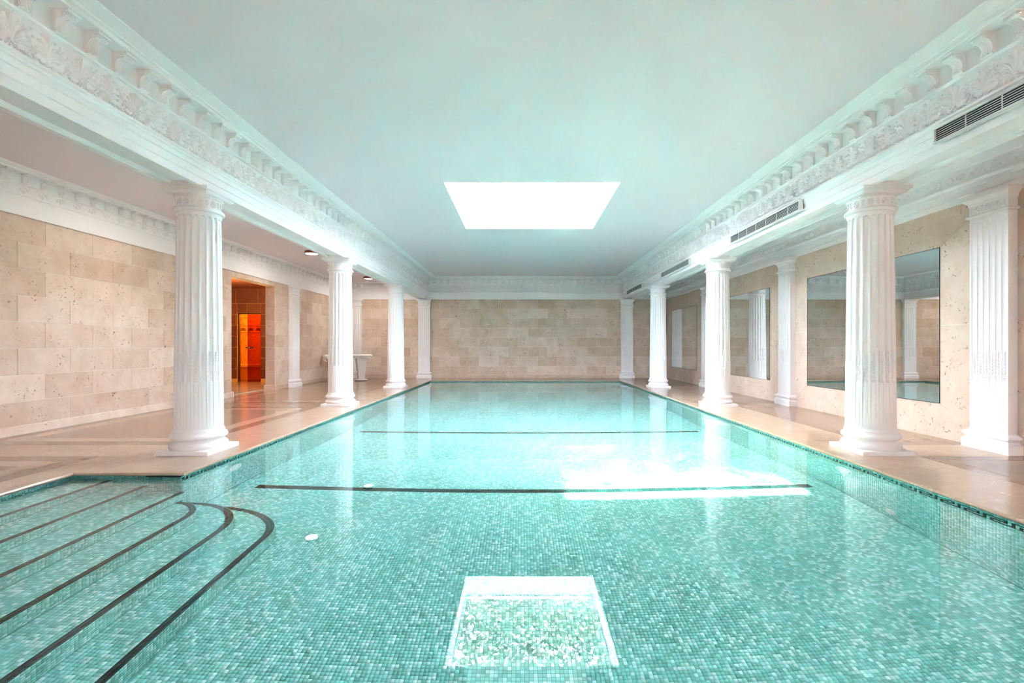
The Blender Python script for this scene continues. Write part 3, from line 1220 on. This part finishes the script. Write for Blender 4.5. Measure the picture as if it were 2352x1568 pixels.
mp_shaft = mk_pil_shaft().mesh('shaft', M['column'])
auto_smooth(mp_shaft, 32)
mp_base = wrap_profile([(.052, 0), (.052, .10), (.040, .108), (.030, .118), (.026, .132), (.032, .142), (.044, .150), (.050, .166), (.044, .184), (.030, .196), (.014, .204), (.0, .216)]).mesh('moulded_base', M['column'])
mp_collar = wrap_profile([(.0, 2.60), (.020, 2.606), (.026, 2.618), (.024, 2.630), (.010, 2.640), (.0, 2.644)]).mesh('collar_ring', M['column'])
mp_neck = wrap_profile([(.002, 2.640), (.002, 2.738), (.010, 2.748), (.014, 2.772)]).mesh('capital_neck', M['column'])
mp_abacus = wrap_profile([(.014, 2.770), (.026, 2.784), (.042, 2.800), (.046, 2.808), (.056, 2.812), (.056, 2.8495)]).mesh('abacus', M['column'])


def pilaster(label, loc, rz, group):
    t = thing('pilaster', label, 'pilaster', loc, rz, group)
    obj('moulded_base', mp_base, t)
    sh = obj('shaft', mp_shaft, t)
    pitch = 2 * (PW - .012) / 6
    for i in range(6):
        obj('leaf_drop', mesh_drop, sh, (-PW + .012 + (i + .5) * pitch, -PD + .0125, ZC1 - .004))
    obj('collar_ring', mp_collar, t)
    nk = obj('capital_neck', mp_neck, t)
    for i in range(7):
        obj('rosette' if i % 2 else 'sprig', mesh_rosette if i % 2 else mesh_sprig, nk, (-.185 + i * .0617, -PD - .001, 2.692))
    obj('abacus', mp_abacus, t)
    return t


GP = 'fluted wall pilasters'
WRF, WLF = WR - .0052, WL + .0047
pilaster('white fluted pilaster on the mirror wall at the right edge', (WRF, 5.20, 0), -pi / 2, GP)
pilaster('white fluted pilaster between the two larger mirrors', (WRF, 9.25, 0), -pi / 2, GP)
pilaster('white fluted pilaster between the second and third mirrors', (WRF, 13.30, 0), -pi / 2, GP)
pilaster('white fluted pilaster on the left wall beside the amber doorway', (WLF, 13.42, 0), pi / 2, GP)
pilaster('white fluted pilaster on the left wall hidden behind the nearest column', (WLF, 9.25, 0), pi / 2, GP)
pilaster('white fluted pilaster on the far wall behind the massage table', (-6.02, WF - .0047, 0), 0, GP)
pilaster('white fluted pilaster at the left end of the far pool wall', (-3.54, WF - .0047, 0), 0, GP)
pilaster('white fluted pilaster at the right end of the far pool wall', (3.80, WF - .0047, 0), 0, GP)
pilaster('white fluted pilaster in the far right corner behind a column', (4.93, WF - .0047, 0), 0, GP)

# ================================================================== POOL
FLOOR_NEAR = 1.22


def depth(y):
    y = np.asarray(y, float)
    return np.where(y < 5.2, FLOOR_NEAR, np.where(y < 8.4, FLOOR_NEAR + .53 * (y - 5.2) / 3.2, 1.75 + .35 * (y - 8.4) / 7.5))


pool = thing('swimming_pool', 'long sunken swimming pool lined with turquoise glass mosaic', 'pool', (0, 0, 0))
sh = MB()
yy = [YN, 5.2, 8.4, YF]
zf = [WATER - float(depth(y)) for y in yy]
for (a, za), (c, zc) in zip(zip(yy[:-1], zf[:-1]), zip(yy[1:], zf[1:])):
    sh.add([(ALX, a, za), (PXR, a, za), (PXR, c, zc), (ALX, c, zc)], [(0, 1, 2, 3)])
    for X, fl in ((PXR, 1), (PXL, 0)):
        if X == PXL and a < ALY:
            a2, za2 = ALY, (za if a < 5.2 else za)
        else:
            a2, za2 = a, za
        sh.add([(X, a2, za2), (X, c, zc), (X, c, -.031), (X, a2, -.031)], [(0, 1, 2, 3) if fl else (3, 2, 1, 0)])
sh.add([(PXL, YF, zf[-1]), (PXR, YF, zf[-1]), (PXR, YF, -.031), (PXL, YF, -.031)], [(3, 2, 1, 0)])
sh.add([(ALX, YN, zf[0]), (PXR, YN, zf[0]), (PXR, YN, -.031), (ALX, YN, -.031)], [(0, 1, 2, 3)])
sh.add([(ALX, ALY, zf[0]), (PXL, ALY, zf[0]), (PXL, ALY, -.031), (ALX, ALY, -.031)], [(3, 2, 1, 0)])
sh.add([(ALX, YN, zf[0]), (ALX, ALY, zf[0]), (ALX, ALY, -.031), (ALX, YN, -.031)], [(0, 1, 2, 3)])
sh.build('basin', M['grout'], pool)

# ---- steps: outlines in plan
STEP_X = [-3.77, -3.435, -3.10, -2.765, -2.43, -2.10]
STEP_P = [.15, .34, .53, .71, .88, 1.05]
STEP_END = [ALY, ALY, ALY, 4.24, 4.37, 4.45]
STEP_R = [0, 0, 0, .36, .60, .82]


def step_edge(k, off=0.0):
    """edge of step k from the near end to the wall, moved inwards by off"""
    X, E, R = STEP_X[k] - off, STEP_END[k] - off, STEP_R[k] - off
    if k < 3:
        return [(X, YN), (X, ALY)]
    pts = [(X, YN)]
    ry = min(R, .55)
    rx = R
    for i in range(17):
        a = i / 16 * pi / 2
        pts.append((X - rx + rx * cos(a), E - ry + ry * sin(a)))
    pts.append((PXL, E))
    return pts


def resample(pts, pitch):
    P = np.array(pts)
    d = np.r_[0, np.cumsum(np.hypot(*np.diff(P, axis=0).T))]
    n = max(2, int(round(d[-1] / pitch)))
    s = np.linspace(0, d[-1], n + 1)
    return np.stack([np.interp(s, d, P[:, 0]), np.interp(s, d, P[:, 1])], 1)


def inside(poly, X, Y):
    P = np.array(poly)
    r = np.zeros(X.shape, bool)
    j = len(P) - 1
    for i in range(len(P)):
        c = ((P[i, 1] > Y) != (P[j, 1] > Y)) & (X < (P[j, 0] - P[i, 0]) * (Y - P[i, 1]) / (P[j, 1] - P[i, 1] + 1e-12) + P[i, 0])
        r ^= c
        j = i
    return r


def step_poly(k, off=0.0):
    e = step_edge(k, off)
    if k < 3:
        return e + [(ALX, ALY), (ALX, YN)]
    return e + [(PXL, ALY), (ALX, ALY), (ALX, YN)] if STEP_END[k] > ALY else e + [(PXL, ALY), (ALX, ALY), (ALX, YN)]


def strip_cells(edge_a, edge_b, za, zb):
    """cells between two polylines with the same number of points"""
    A = np.column_stack([edge_a, np.full(len(edge_a), za)])
    B = np.column_stack([edge_b, np.full(len(edge_b), zb)])
    return np.stack([A[:-1], A[1:], B[1:], B[:-1]], 1)


for k in range(6):
    zt = WATER - STEP_P[k]
    zlow = WATER - (STEP_P[k + 1] if k < 5 else FLOOR_NEAR)
    e = step_edge(k)
    body = MB()
    poly = [p for i, p in enumerate(step_poly(k)) if i == 0 or p != step_poly(k)[i - 1]]
    n = len(poly)
    body.add([(x, y, zt) for x, y in poly], [tuple(range(n))])
    ne = len(e)
    body.add([(x, y, zt) for x, y in e] + [(x, y, zlow) for x, y in e], [(i, i + 1, ne + i + 1, ne + i) for i in range(ne - 1)])
    st = body.build('step', M['grout'], pool)
    st['label'] = ('top', 'second', 'third', 'fourth', 'fifth', 'lowest')[k] + ' mosaic step into the pool'
    # tread
    cu, cv, U, V, nu, nv = grid_cells(ALX, STEP_X[k] if k < 3 else STEP_X[k], YN, max(STEP_END[k], ALY))
    cx, cyy = cu.mean(1), cv.mean(1)
    m = inside(step_poly(k, .052), cx, cyy)
    if k:
        m &= ~inside(step_poly(k - 1, -.008), cx, cyy)
    cells = np.stack([cu, cv, np.full(cu.shape, zt)], 2)[m]
    stuff(obj('tread_mosaic', tiles_mesh('tread_mosaic', cells, (0, 0, 1), tile_colours(len(cells), .22)), st))
    # riser
    E = resample(e, PIT)
    rows = []
    hgt = zt - zlow
    nr = max(1, round(hgt / PIT))
    for r in range(nr):
        rows.append(strip_cells(E, E, zt - hgt * (r + 1) / nr, zt - hgt * r / nr))
    rows = np.concatenate(rows)
    dv = rows[:, 1] - rows[:, 0]
    nrm = np.stack([dv[:, 1], -dv[:, 0], np.zeros(len(dv))], 1)
    nrm /= np.linalg.norm(nrm, axis=1, keepdims=True)
    stuff(obj('riser_mosaic', tiles_mesh('riser_mosaic', rows, nrm, tile_colours(len(rows), .30)), st))
    # dark nosing: two rows of tiles following the edge
    nose = []
    for r in range(2):
        a, c = np.array(step_edge(k, .001 + .0255 * r)), np.array(step_edge(k, .001 + .0255 * (r + 1)))
        npts = len(resample(e, PIT))
        ra, rc = resample(a, PIT), resample(c, PIT)
        nn = len(ra)
        s = np.linspace(0, 1, nn)
        s2 = np.linspace(0, 1, len(rc))
        rc = np.stack([np.interp(s, s2, rc[:, 0]), np.interp(s, s2, rc[:, 1])], 1)
        nose.append(strip_cells(rc, ra, zt, zt))
    nose = np.concatenate(nose)
    nose = nose[:, ::-1] if np.cross(nose[0, 1] - nose[0, 0], nose[0, 2] - nose[0, 1])[2] < 0 else nose
    stuff(obj('nosing_tiles', tiles_mesh('nosing_tiles', nose, (0, 0, 1), dark_colours(len(nose)), .0035), st))

# ---- floor mosaic
cu, cv, U, V, nu, nv = grid_cells(PXL, PXR, YN, YF)
cx, cyy = cu.mean(1), cv.mean(1)
keep = ~inside(step_poly(5, -.006), cx, cyy)
lines = np.zeros(len(cx), bool)
for yl in (5.16, 8.42):
    lines |= (np.abs(cyy - yl) < .05) & (np.abs(cx - .13) < 3.03)
cz = WATER - depth(cv)
cells = np.stack([cu, cv, cz], 2)
near = cyy < 7.4
colours = tile_colours(len(cells))
# the tiles that show largest, at the bottom of the picture, are single pieces
pick = keep & ~lines & (cyy > 2.50) & (cyy < 2.78) & (np.abs(cx - .02) < .34)
idx = np.where(pick)[0][:300]
single = np.zeros(len(cells), bool)
single[idx] = True
fm = stuff(obj('floor_mosaic', tiles_mesh('floor_mosaic', cells[keep & ~lines & near & ~single], (0, 0, 1), colours[keep & ~lines & near & ~single]), pool))
fm2 = stuff(obj('floor_mosaic', tiles_mesh('floor_mosaic', cells[keep & ~lines & ~near], (0, 0, 1), colours[keep & ~lines & ~near], solid=False), pool))
one = MB()
w0, w1, tt = PIT / 2 * .94, PIT / 2 * .905, .003
one.add([(-w0, -w0, 0), (w0, -w0, 0), (w0, w0, 0), (-w0, w0, 0), (-w1, -w1, tt), (w1, -w1, tt), (w1, w1, tt), (-w1, w1, tt)],
        [(4, 5, 6, 7), (0, 1, 5, 4), (1, 2, 6, 5), (2, 3, 7, 6), (3, 0, 4, 7)])
tile_me = one.mesh('mosaic_tile', M['tile'])
for i in idx:
    o = obj('mosaic_tile', tile_me, pool, tuple(cells[i].mean(0)))
    o.color = (*colours[i], 1.0)
for yl in (5.16, 8.42):
    mk = lines & (np.abs(cyy - yl) < .06)
    o = stuff(obj('lane_marking', tiles_mesh('lane_marking', cells[mk], (0, 0, 1), dark_colours(mk.sum())), pool))

# ---- wall mosaic with a Greek key band under the coping
KEY = ['#.######', '#.#.....', '#.#####.', '#.....#.', '#######.']


def wall_mosaic(u0, u1, zbot, ztop, to_xyz, normal, key=True, solid=True, name='wall_mosaic', bottom=None, flip=False):
    cu, cv, U, V, nu, nv = grid_cells(u0, u1, zbot, ztop)
    row = nv - 1 - V
    dark = np.zeros(len(U), bool)
    if key:
        kk = np.array([[c == '#' for c in r] for r in KEY])
        inb = (row >= 2) & (row < 7)
        uu = (nu - 1 - U) if flip else U
        dark[inb] = kk[row[inb] - 2, uu[inb] % 8]
    keep = np.ones(len(U), bool)
    if bottom is not None:
        keep = cv.mean(1) > bottom(cu.mean(1)) + .006
    cells = np.stack(to_xyz(cu, cv), 2)
    a = tiles_mesh(name, cells[keep & ~dark], normal, tile_colours((keep & ~dark).sum(), .34), solid=solid)
    stuff(obj(name, a, pool))
    if dark.any():
        stuff(obj('greek_key_band', tiles_mesh('greek_key_band', cells[dark], normal, dark_colours(dark.sum()), solid=True), pool))


TOP = -.034
zb = lambda y: WATER - depth(y)
wall_mosaic(YN, 7.0, -1.60, TOP, lambda u, v: (np.full(u.shape, PXR), u, v), (-1, 0, 0), bottom=zb)
wall_mosaic(7.0, YF, -2.16, TOP, lambda u, v: (np.full(u.shape, PXR), u, v), (-1, 0, 0), solid=False, bottom=zb)
wall_mosaic(ALY, 7.0, -1.60, TOP, lambda u, v: (np.full(u.shape, PXL), u, v)[0:1] + (u, v), (1, 0, 0), bottom=zb, flip=True)
wall_mosaic(7.0, YF, -2.16, TOP, lambda u, v: (np.full(u.shape, PXL), u, v), (1, 0, 0), solid=False, bottom=zb, flip=True)
wall_mosaic(PXL, PXR, -2.14, TOP, lambda u, v: (u, np.full(u.shape, YF), v), (0, -1, 0), solid=False)
wall_mosaic(ALX, -3.465, -.60, TOP, lambda u, v: (u, np.full(u.shape, ALY), v), (0, -1, 0), key=False)
wall_mosaic(-3.465, PXL, -.75, -.064, lambda u, v: (u, np.full(u.shape, ALY), v), (0, -1, 0), key=False)
wall_mosaic(YN, ALY, -.22, TOP, lambda u, v: (np.full(u.shape, ALX), u, v), (1, 0, 0), key=False)
# overflow slot under the coping of the stair alcove
sl = MB().box(-3.46, -3.14, ALY - .006, ALY + .0, -.062, -.034)
sl.build('overflow_slot', M['dark'], pool)


# ---- pool fittings
def fitting(name, x, y, z, nrm, r, lab):
    rot = {'x-': (0, -pi / 2, 0), 'x+': (0, pi / 2, 0), 'z+': (0, 0, 0)}[nrm]
    o = MB().lathe([(r, .0), (r, .008), (r * .9, .014), (r * .62, .014), (r * .58, .008)], 28).build(name, M['white_metal'], pool, (x, y, z))
    o.rotation_euler = rot
    o['label'] = lab
    c = MB().lathe([(r * .56, .002), (r * .56, .010), (r * .3, .014), (.002, .015)], 20).build('lens', M['vinyl'], o)
    return o


fitting('pool_light', PXR - .003, 4.91, -.45, 'x-', .11, 'round white underwater light on right pool wall')
fitting('pool_light', PXL + .003, 5.12, -.55, 'x+', .11, 'round white underwater light on left pool wall')
fitting('water_inlet', PXR - .003, 4.28, -1.10, 'x-', .055, 'small white water inlet low on the right pool wall')

# ---- water surface
wat = MB()
wat.add([(ALX - .01, YN - .01, WATER), (PXR + .01, YN - .01, WATER), (PXR + .01, ALY + .01, WATER), (PXL - .01, ALY + .01, WATER), (ALX - .01, ALY + .01, WATER),
         (PXR + .01, YF + .01, WATER), (PXL - .01, YF + .01, WATER)], [(0, 1, 2, 3, 4), (3, 2, 5, 6)])
water = tag(wat.build('pool_water', M['water'], smooth=True), 'still clear water filling the swimming pool', 'water', kind='stuff')

# sunlight refracted by the water falls sharply on the mosaic
water.cycles.is_caustics_caster = True
sun_d.cycles.is_caustics_light = True
for o in list(pool.children):
    for c in [o] + list(o.children):
        c.cycles.is_caustics_receiver = True

# ================================================================== AIR VENTS on the right beam
vent_labels = ['long slotted air vent on the right beam, cut by the picture edge', 'long slotted air vent above the largest mirror bay',
               'slotted air vent on the right beam above the middle bay', 'slotted air vent on the right beam nearest the far wall']
for (yc, lb) in zip((3.10, 7.12, 11.18, 15.2), vent_labels):
    t = thing('air_vent', lb, 'air vent', (FR - .0205, yc, 2.985), -pi / 2, 'slotted vents of the right beam')
    hw, hh = 1.02, .068
    MB().box(-hw + .012, hw - .012, -.034, 0, -hh + .012, hh - .012).build('dark_backing', M['dark'], t)
    fr = MB()
    for bx in ((-hw, hw, hh - .013, hh), (-hw, hw, -hh, -hh + .013), (-hw, -hw + .016, -hh + .013, hh - .013), (hw - .016, hw, -hh + .013, hh - .013)):
        fr.box(bx[0], bx[1], -.052, 0, bx[2], bx[3])
    fr.build('vent_frame', M['white_metal'], t)
    sm = MB().add([(-hw + .016, -.048, .0), (hw - .016, -.048, .0), (hw - .016, -.036, .003), (-hw + .016, -.036, .003),
                   (-hw + .016, -.048, -.004), (hw - .016, -.048, -.004), (hw - .016, -.036, -.001), (-hw + .016, -.036, -.001)],
                  [(0, 1, 2, 3), (7, 6, 5, 4), (0, 4, 5, 1), (2, 6, 7, 3), (1, 5, 6, 2), (3, 7, 4, 0)]).mesh('slat', M['white_metal'])
    for i in range(5):
        obj('slat', sm, t, (0, 0, -.038 + i * .0185))
    bm_ = MB().box(-.004, .004, -.040, -.034, -hh + .013, hh - .013).mesh('divider', M['white_metal'])
    for i in range(1, 7):
        obj('divider', bm_, t, (-hw + i * 2 * hw / 7, 0, 0))

# ================================================================== CEILING LAMPS of the left aisle
lamp_spots = [(-5.10, 7.2, CEIL_L, 6, 'lamp', 'round bronze ceiling lamp above the left aisle, hidden by the nearest column'),
              (-5.10, 11.4, CEIL_L, 9, 'lamp', 'lit round bronze ceiling lamp in front of the amber doorway'),
              (-5.10, 15.6, CEIL_L, 8, 'lamp_dim', 'small round bronze ceiling lamp nearest the far left corner')]
for lx, y, lz, watt, lm, lb in lamp_spots:
    t = thing('ceiling_lamp', lb, 'lamp', (lx, y, lz), 0, 'round lamps on the left aisle ceiling')
    me = MB().lathe([(.155, .0), (.158, -.004), (.160, -.055), (.157, -.062), (.140, -.062), (.138, -.050)], 40).mesh('rim', M['bronze'])
    auto_smooth(me, 40)
    obj('rim', me, t)
    me = MB().lathe([(.139, -.048), (.136, -.058), (.10, -.066), (.05, -.070), (.002, -.071)], 40).mesh('diffuser', M[lm])
    auto_smooth(me, 60)
    obj('diffuser', me, t)
    ld = bpy.data.lights.new('lamp_light', 'AREA')
    ld.shape = 'DISK'
    ld.size = .26
    ld.energy = watt
    ld.color = (1.0, .92, .85)
    lo = bpy.data.objects.new('lamp_light', ld)
    COL.objects.link(lo)
    lo.parent = t
    lo.location = (0, 0, -.085)

# ================================================================== MASSAGE TABLE
t = thing('massage_table', 'white padded massage table in the far left corner', 'massage table', (-5.76, 15.55, 0), math.radians(30))
L2, W2 = .72, .26
top = MB()
prof = [(-W2, .80), (-W2 - .012, .82), (-W2 - .012, .855), (-W2, .872), (-W2 + .03, .88), (W2 - .03, .88), (W2, .872), (W2 + .012, .855), (W2 + .012, .82), (W2, .80)]
n = len(prof)
xs = [(-L2 - .012, .90), (-L2, 1.0), (L2, 1.0), (L2 + .012, .90)]
vs_ = []
for x, s in xs:
    vs_ += [(x, y * s if False else y, .84 + (z - .84) * s) for y, z in prof]
fs_ = [(j * n + i, j * n + (i + 1) % n, (j + 1) * n + (i + 1) % n, (j + 1) * n + i) for j in range(3) for i in range(n)]
fs_ += [tuple(range(n - 1, -1, -1)), tuple(range(3 * n, 4 * n))]
me = top.add(vs_, fs_).mesh('padded_top', M['vinyl'])
obj('padded_top', me, t)
MB().box(-L2 + .02, L2 - .02, -W2 + .02, W2 - .02, .755, .798).build('top_frame', M['white_metal'], t)
MB().tube([(-L2 - .0, -.2, .765), (-L2 + .0, -.2, .70), (-L2 + .05, -.2, .665), (-L2 + .05, .2, .665), (-L2, .2, .70), (-L2, .2, .765)], .012).build('towel_rail', M['white_metal'], t)
for s in (-.42, .42):
    lg = MB().add([(s - .10, -.12, .06), (s + .10, -.12, .06), (s + .10, .12, .06), (s - .10, .12, .06),
                   (s - .16, -.15, .755), (s + .16, -.15, .755), (s + .16, .15, .755), (s - .16, .15, .755)],
                  [(0, 3, 2, 1), (4, 5, 6, 7), (0, 1, 5, 4), (1, 2, 6, 5), (2, 3, 7, 6), (3, 0, 4, 7)])
    lg.build('pedestal', M['white_metal'], t)
    MB().lathe([(.20, .012), (.21, .03), (.19, .055), (.13, .065)], 28, s, 0).build('foot', M['white_metal'], t)
    MB().lathe([(.19, .0), (.19, .012)], 28, s, 0).build('rubber_foot', M['dark'], t)
MB().tube([(-L2 + .2, 0, .30), (L2 - .2, 0, .30)], .02).build('cross_bar', M['white_metal'], t)

# ================================================================== AMBER CORRIDOR AND STEAM ROOM
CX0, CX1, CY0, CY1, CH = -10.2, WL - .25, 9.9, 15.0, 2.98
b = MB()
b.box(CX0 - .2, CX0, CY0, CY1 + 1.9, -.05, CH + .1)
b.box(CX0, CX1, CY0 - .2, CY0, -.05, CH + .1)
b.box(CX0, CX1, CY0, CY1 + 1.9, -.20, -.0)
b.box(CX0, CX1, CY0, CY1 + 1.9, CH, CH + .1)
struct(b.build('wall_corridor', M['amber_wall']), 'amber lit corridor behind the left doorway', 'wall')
for p_ in split(CX0, CX1, 4):
    slab(p_[0], p_[1], CY0, CY1 - .01, 'floor_light').location.z = .0215
DX0, DX1, DZ = -9.09, -8.33, 2.22
b = MB()
b.box(CX0, DX0, CY1, CY1 + .15, 0, CH)
b.box(DX1, CX1, CY1, CY1 + .15, 0, CH)
b.box(DX0, DX1, CY1, CY1 + .15, DZ, CH)
wsb = struct(b.build('wall_steam', M['gold']), 'dark stone wall with the steam room door seen through the doorway', 'wall')
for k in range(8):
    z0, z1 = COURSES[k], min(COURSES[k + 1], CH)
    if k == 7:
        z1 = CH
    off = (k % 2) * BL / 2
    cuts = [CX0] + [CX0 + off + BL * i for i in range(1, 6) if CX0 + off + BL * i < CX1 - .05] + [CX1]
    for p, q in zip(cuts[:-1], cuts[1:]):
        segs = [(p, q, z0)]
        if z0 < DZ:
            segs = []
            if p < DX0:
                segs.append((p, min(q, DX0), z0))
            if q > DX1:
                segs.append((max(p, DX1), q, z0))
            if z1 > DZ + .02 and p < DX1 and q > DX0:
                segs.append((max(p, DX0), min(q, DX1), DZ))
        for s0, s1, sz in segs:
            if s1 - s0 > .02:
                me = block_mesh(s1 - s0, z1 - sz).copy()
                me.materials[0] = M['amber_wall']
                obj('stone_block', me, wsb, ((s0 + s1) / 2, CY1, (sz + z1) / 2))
# steam room behind the glass
b = MB()
b.box(CX0, CX1, CY1 + 1.7, CY1 + 1.8, 0, CH)
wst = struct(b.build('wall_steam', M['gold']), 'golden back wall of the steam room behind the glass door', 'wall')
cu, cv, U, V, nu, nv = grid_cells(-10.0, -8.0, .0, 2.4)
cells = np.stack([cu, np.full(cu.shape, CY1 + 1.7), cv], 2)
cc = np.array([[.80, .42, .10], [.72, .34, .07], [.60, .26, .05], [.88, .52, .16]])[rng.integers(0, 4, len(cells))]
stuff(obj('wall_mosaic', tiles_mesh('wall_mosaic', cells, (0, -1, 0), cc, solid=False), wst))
bd = MB()
for i in range(8):
    u = -9.9 + i * .27
    for sg in (-1, 1):
        bd.ridge(spiral(u + sg * .06, 1.74, .05, .012, pi / 2, pi / 2 + sg * 3.2 * pi, 16), .010, .01)
    bd.dome(u, 1.76, .035, .05, .015)
for z in (1.63, 1.87):
    bd.box(-10.0, -8.0, -.012, 0, z - .006, z + .006)
bd.build('scroll_frieze', plain('brown_mosaic', srgb(110, 52, 18), .5), wst, (0, CY1 + 1.696, 0))
bench = thing('steam_bench', 'tiled bench inside the amber steam room', 'bench', (-9.0, CY1 + 1.40, 0))
MB().box(-1.0, 1.0, -.26, .295, .44, .52).build('seat', plain('pale_gold_stone', srgb(240, 200, 140), .4), bench)
MB().box(-1.0, 1.0, -.20, .295, 0.001, .44).build('front_panel', M['gold'], bench)
dr = thing('door_1', 'tinted glass steam room door with a dark bar handle', 'door', ((DX0 + DX1) / 2, CY1 + .04, 0), kind='structure')
w = (DX1 - DX0) / 2
fr = MB()
fr.box(-w, -w + .035, 0, .09, 0, DZ).box(w - .03, w, 0, .09, 0, DZ).box(-w, w, 0, .09, DZ - .04, DZ)
fr.build('door_frame', plain('dark_wood_frame', srgb(70, 35, 20), .4), dr)
xm = -w + .30
lf = MB().box(xm, w - .032, .02, .032, .012, DZ - .045).build('door_leaf', M['amber_glass'], dr)
MB().box(-w + .036, xm - .004, .040, .048, .012, DZ - .045).build('side_pane', thin_glass('yellow_glass', (.95, .80, .45, 1)), dr)
MB().box(xm - .05, xm + .22, -.012, .012, 1.09, 1.125).build('bar_handle', M['dark'], dr)
MB().lathe([(.02, 0), (.02, .03), (.012, .034)], 16, xm + .07, -.02).build('door_knob', M['chrome'], dr).location = (0, 0, 1.09)
for nm, loc, e, c, sz in (('steam_light', (-8.7, CY1 + .75, 2.6), 55, (1.0, .66, .20), .25), ('corridor_light', (-8.2, 12.6, 2.30), 48, (1.0, .66, .26), .25)):
    ld = bpy.data.lights.new(nm, 'POINT')
    ld.energy = e
    ld.color = c
    ld.shadow_soft_size = .08
    lo = bpy.data.objects.new(nm, ld)
    COL.objects.link(lo)
    lo.location = loc

# ================================================================== TREE above the skylight
tree = thing('overhanging_tree', 'leafy tree crown seen through the skylight and mirrored in the water', 'tree', (-3.2, 20.2, -.3))
MB().tube([(0, 0, 0), (.1, -.2, 3), (.3, -1.0, 6), (.6, -2.2, 8)], [.28, .24, .20, .15], 10).build('trunk', M['bark'], tree)
tips = []
R_ = random.Random(5)
for i in range(88):
    tx, ty, tz = R_.uniform(-.6, 7.4), R_.uniform(-5.8, 1.5), R_.uniform(6.8, 12.0)
    if i < 16:
        tx, ty, tz = R_.uniform(-.3, 3.2), R_.uniform(-9.3, -7.0), R_.uniform(8.4, 9.6)
    if i % 6 == 0:
        MB().tube([(.6, -2.2, 8), (.6 + (tx - .6) * .5, -2.2 + (ty + 2.2) * .55, 8.4 + (tz - 8) * .7), (tx, ty, tz)], [.06, .03, .008], 6).build('branch', M['bark'], tree)
    tips.append((tx, ty, tz, R_.uniform(.40, .6) if i < 16 else R_.uniform(.45, .8)))
lv, lfc = [], []
for tx, ty, tz, sp in tips:
    for _ in range(int((420 if sp < .6 and ty < -6.9 else 260) * sp)):
        cx_, cy_, cz_ = tx + R_.gauss(0, sp), ty + R_.gauss(0, sp), tz + R_.gauss(0, sp * .7)
        a, bq, s = R_.uniform(0, 2 * pi), R_.uniform(-.7, .7), R_.uniform(.09, .15)
        u = Vector((cos(a), sin(a), bq)).normalized() * s
        v = Vector((-sin(a), cos(a), R_.uniform(-.6, .6))).normalized() * s * .6
        c_ = Vector((cx_, cy_, cz_))
        o_ = len(lv)
        lv += [c_ - u, c_ - v * .9, c_ + u, c_ + v * .9]
        lfc.append((o_, o_ + 1, o_ + 2, o_ + 3))
stuff(MB().add(lv, lfc).build('foliage', M['leaf'], tree))
